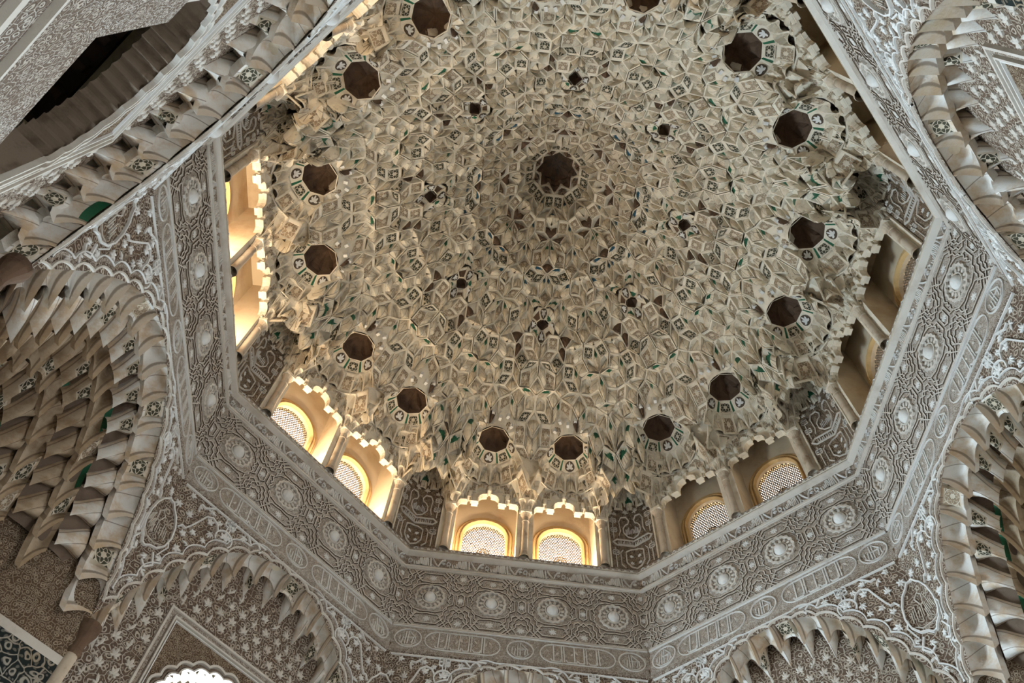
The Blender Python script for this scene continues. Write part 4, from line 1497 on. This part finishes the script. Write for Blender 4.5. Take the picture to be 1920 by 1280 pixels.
def lunette_leaves():
    out = []
    rg = random.Random(3)
    for i in range(-9, 10):
        for j in range(0, 13):
            x = i * .165 + (.08 if j % 2 else 0); h = -2.2 - j * .15
            if abs(x) > 1.42 or h > arch(x / .915 if abs(x) < 1.46 else 1.6) - .30: continue
            if abs(x) < .99 and h < -2.84: continue
            m = MB()
            palmette(m, x, h, PI / 2 + rg.uniform(-.5, .5), .088, .024, 'relief', yr, rg.choice((0, 0, 3, 2)))
            out.append(m.mesh('leaf'))
    return out
LUN_LEAVES = lunette_leaves()

# ---- corner shafts
mb = MB(); lathe(mb, [(.058, -6.0), (.058, -4.12)], 0, 0, 'column_stone'); ME_SH2 = smooth(mb.mesh('shaft'))
mb = MB(); lathe(mb, [(.060, -4.14), (.070, -4.12), (.070, -4.09), (.060, -4.07), (.062, -3.99), (.10, -3.88), (.10, -3.82)], 0, 0, 'umber'); ME_CA2 = mb.mesh('capital')

# ---- squinch: tiers of niches that step back from the arch to the corner of the room
def squinch():
    out = []
    rows = 9
    rg = random.Random(11)
    def pt(t, d):
        c = SQC
        x0 = float(np.interp(t, SQT, [p[0] for p in c])); h0 = float(np.interp(t, SQT, [p[1] for p in c]))
        k = 1 - d
        return np.array((x0 * k * (1 - .15 * min(1, d * 5)), YL + HWL * d * .87, H_SP + (h0 - H_SP) * k ** .72))
    for r in range(rows - 1):
        d0, d1 = r / rows * .97, (r + 1) / rows * .97
        n = max(3, int(round(NSC * (1 - d0) * .96)))
        off = .5 if r % 2 else 0
        for i in range(n + (1 if off else 0)):
            t0 = max(0, min(1, (i - off) / n)); t1 = max(0, min(1, (i + 1 - off) / n))
            if t1 - t0 < 1e-3: continue
            A0, A1, B1, B0 = pt(t0, d0), pt(t1, d0), pt(t1, d1 + .012), pt(t0, d1 + .012)
            if r and (A0[2] + A1[2] + B0[2] + B1[2]) / 4 < H_SP + .10: continue
            lift = np.array((0, .09, .14)) if r else np.zeros(3)
            c = (A0 + A1) / 2
            inw = np.array((-c[0] * .45, -.60, -.75))
            u = rg.random()
            pan = None
            if u < .17: pan = 'carved_tile_dark'
            elif u < .26: pan = 'carved_tile'
            elif u < .60 and r > 0: pan = 'crown'
            mb = MB()
            sc_ = 1 - d0 * .4
            if r % 2 == 0:
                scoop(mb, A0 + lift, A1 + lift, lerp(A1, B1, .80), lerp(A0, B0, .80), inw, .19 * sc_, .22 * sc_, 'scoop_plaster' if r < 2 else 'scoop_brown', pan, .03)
            else:
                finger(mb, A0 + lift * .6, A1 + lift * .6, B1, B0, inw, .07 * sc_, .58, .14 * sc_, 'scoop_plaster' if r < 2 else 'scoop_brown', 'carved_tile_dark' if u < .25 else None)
            nm_ = 'scoop_cell' if r % 2 == 0 else 'bracket_cell'
            out.append((nm_, mb.mesh(nm_)))
    mb = MB()                                  # ground behind the tiers, soot and deep shade put into its brown
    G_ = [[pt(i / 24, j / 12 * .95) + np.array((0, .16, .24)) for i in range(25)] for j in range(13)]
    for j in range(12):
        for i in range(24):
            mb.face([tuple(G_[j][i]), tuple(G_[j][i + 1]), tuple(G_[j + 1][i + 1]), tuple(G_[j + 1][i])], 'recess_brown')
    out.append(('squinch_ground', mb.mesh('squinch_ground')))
    return out
SQC = arch_curve(81)
SQT = [i / 80 for i in range(81)]
SQUINCH = squinch()
SQ_FRONT = []
mb = MB()
for s in (-1, 1):
    A, B = (s * HWL, YL), (0, YL + HWL)
    for z0, z1, mat in ((-10.1, -6.6, 'arabesque_fine'), (-6.6, -4.28, 'carved_tile_dark'), (-4.20, -1.7, 'arabesque')):
        L_ = HWL * math.sqrt(2)
        k = 7.0 if mat == 'carved_tile_dark' else 1.0
        mb.face([(A[0], A[1], z0), (B[0], B[1], z0), (B[0], B[1], z1), (A[0], A[1], z1)], 'arabesque_dark' if k > 1 else ('arabesque_brown' if mat == 'arabesque' else mat), [(0, z0), (L_, z0), (L_, z1), (0, z1)])
    mb.face([(A[0], A[1], -4.28), (B[0], B[1], -4.28), (B[0], B[1], -4.20), (A[0], A[1], -4.20)], 'relief', [(0, 0), (1, 0), (1, 1), (0, 1)])
ME_SQW = mb.mesh('corner_wall')

for i, (nm, phi) in enumerate(FAC):
    diag = nm in DIAG
    lab = ('muqarnas corner squinch under a scalloped arch, %s' if diag else 'carved wall with muqarnas arch over a panelled window, %s') % WHERE[nm]
    r = root('wall_' + nm, lab, 'wall', phi)
    put('spandrel', ME_SPAN, r)
    put('scalloped_border', ME_SCALLOP, r)
    for s in (-1, 1):
        for n_, me in SPAN_ORN[s]: put(n_, me, r)
    if diag:
        for n_, me in SQUINCH + SQ_FRONT: put(n_, me, r)
        put('corner_wall', ME_SQW, r)
    else:
        for n_, me in COVING: put(n_, me, r)
        put('lunette', ME_LUN, r)
        put('panel_frame', ME_ALFIZ, r)
        put('lobed_arch', ME_LOBES, r)
        put('fluted_soffit', ME_INTR, r)
        put('lower_wall', ME_DADO, r)
        put('string_course', ME_STRING, r)
        for me in LUN_LEAVES: put('leaf', me, r)
        for s in (-1, 1) if nm in ('northwest', 'southwest') else ():
            c = bpy.data.objects.new('column', None); C.objects.link(c); c.parent = r; c.location = (s * (HWL - .05), YL + .03, 0)
            put('shaft', ME_SH2, c); put('capital', ME_CA2, c)

# ---- dark timber ceiling seen through the southwest window
r = root('ceiling_southwest', 'dark carved timber ceiling glimpsed through the upper left arch', 'ceiling', -135)
mb = MB(); mb.box(-1.2, 1.2, YR + .34, 5.55, -3.05, -2.98, 'dark_wood'); mb.build('board', r)
for k in range(9):
    mb = MB(); x = -1.1 + k * .275
    mb.box(x - .035, x + .035, YR + .36, 5.5, -3.14, -3.05, 'dark_wood'); mb.build('beam', r)
for k in range(3):
    mb = MB(); y = YR + .55 + k * .3
    mb.box(-1.15, 1.15, y - .04, y + .04, -3.18, -3.06, 'dark_wood'); mb.build('beam', r)

# ------------------------------------------------------------------ shell of the building and floor
mb = MB()
B_ = 5.6 * math.sqrt(2)
cr = [(B_, 0), (0, B_), (-B_, 0), (0, -B_)]
for k in range(4):
    a, b = cr[k], cr[(k + 1) % 4]
    mb.face([(a[0], a[1], -10.1), (b[0], b[1], -10.1), (b[0], b[1], -.6), (a[0], a[1], -.6)], 'plaster', [(0, 0), (8, 0), (8, 9), (0, 9)])
for k, (nm, phi) in enumerate(FAC):
    a0, a1 = math.radians(phi - 22.5), math.radians(phi + 22.5)
    c = math.cos(PI / 8)
    f = lambda ri, a, h: (ri / c * math.cos(a), ri / c * math.sin(a), h)
    mb.face([f(3.985, a0, -.6), f(3.985, a1, -.6), f(9, a1, -.6), f(9, a0, -.6)], 'plaster', [(0, 0)] * 4)
    mb.face([f(3.96, a0, .055), f(3.96, a1, .055), f(4.56, a1, .055), f(4.56, a0, .055)], 'plaster', [(0, 0)] * 4)
    mb.face([f(4.58, a0, -.6), f(4.58, a1, -.6), f(4.58, a1, .06), f(4.58, a0, .06)], 'plaster', [(0, 0)] * 4)
    mb.face([f(4.58, a0, 2.12), f(4.58, a1, 2.12), f(4.58, a1, 8), f(4.58, a0, 8)], 'plaster', [(0, 0)] * 4)
    mb.face([f(0, a0, 8), f(4.58, a0, 8), f(4.58, a1, 8)], 'plaster', [(0, 0)] * 3)
o = mb.build('wall_exterior'); o.location = (0, 0, Z0)
o['label'] = 'plain outer masonry of the hall behind the carved surfaces'; o['category'] = 'wall'; o['kind'] = 'structure'
# outer face of the drum with the window openings
mb = MB()
YO = YB + .12
hwo = YO * TAN
ap = arch_pts(LR, LT, .06)
for c in (-WC, WC):
    under_wall(mb, [(c + p[0], p[1]) for p in ap], 2.12, YO, 'plaster')
xs = [-hwo, -WC - LR, -WC + LR, WC - LR, WC + LR, hwo]
for a, b in ((0, 1), (2, 3), (4, 5)):
    mb.face([(xs[a], YO, .06), (xs[b], YO, .06), (xs[b], YO, 2.12), (xs[a], YO, 2.12)], 'plaster')
me = mb.mesh('drum_face')
for nm, phi in FAC:
    q = put('drum_face', me, o, rotz=math.radians(phi - 90))
mb = MB()
mb.face([(-9, -9, 0), (9, -9, 0), (9, 9, 0), (-9, 9, 0)], 'marble')
fl = mb.build('floor'); fl['label'] = 'pale marble floor of the hall, below the view'; fl['category'] = 'floor'; fl['kind'] = 'structure'

scene.cycles.max_bounces = 5
scene.cycles.diffuse_bounces = 3
scene.cycles.light_sampling_threshold = 0.03
scene.cycles.adaptive_threshold = 0.08
scene.cycles.adaptive_min_samples = 8
scene.cycles.sample_clamp_indirect = 6.0
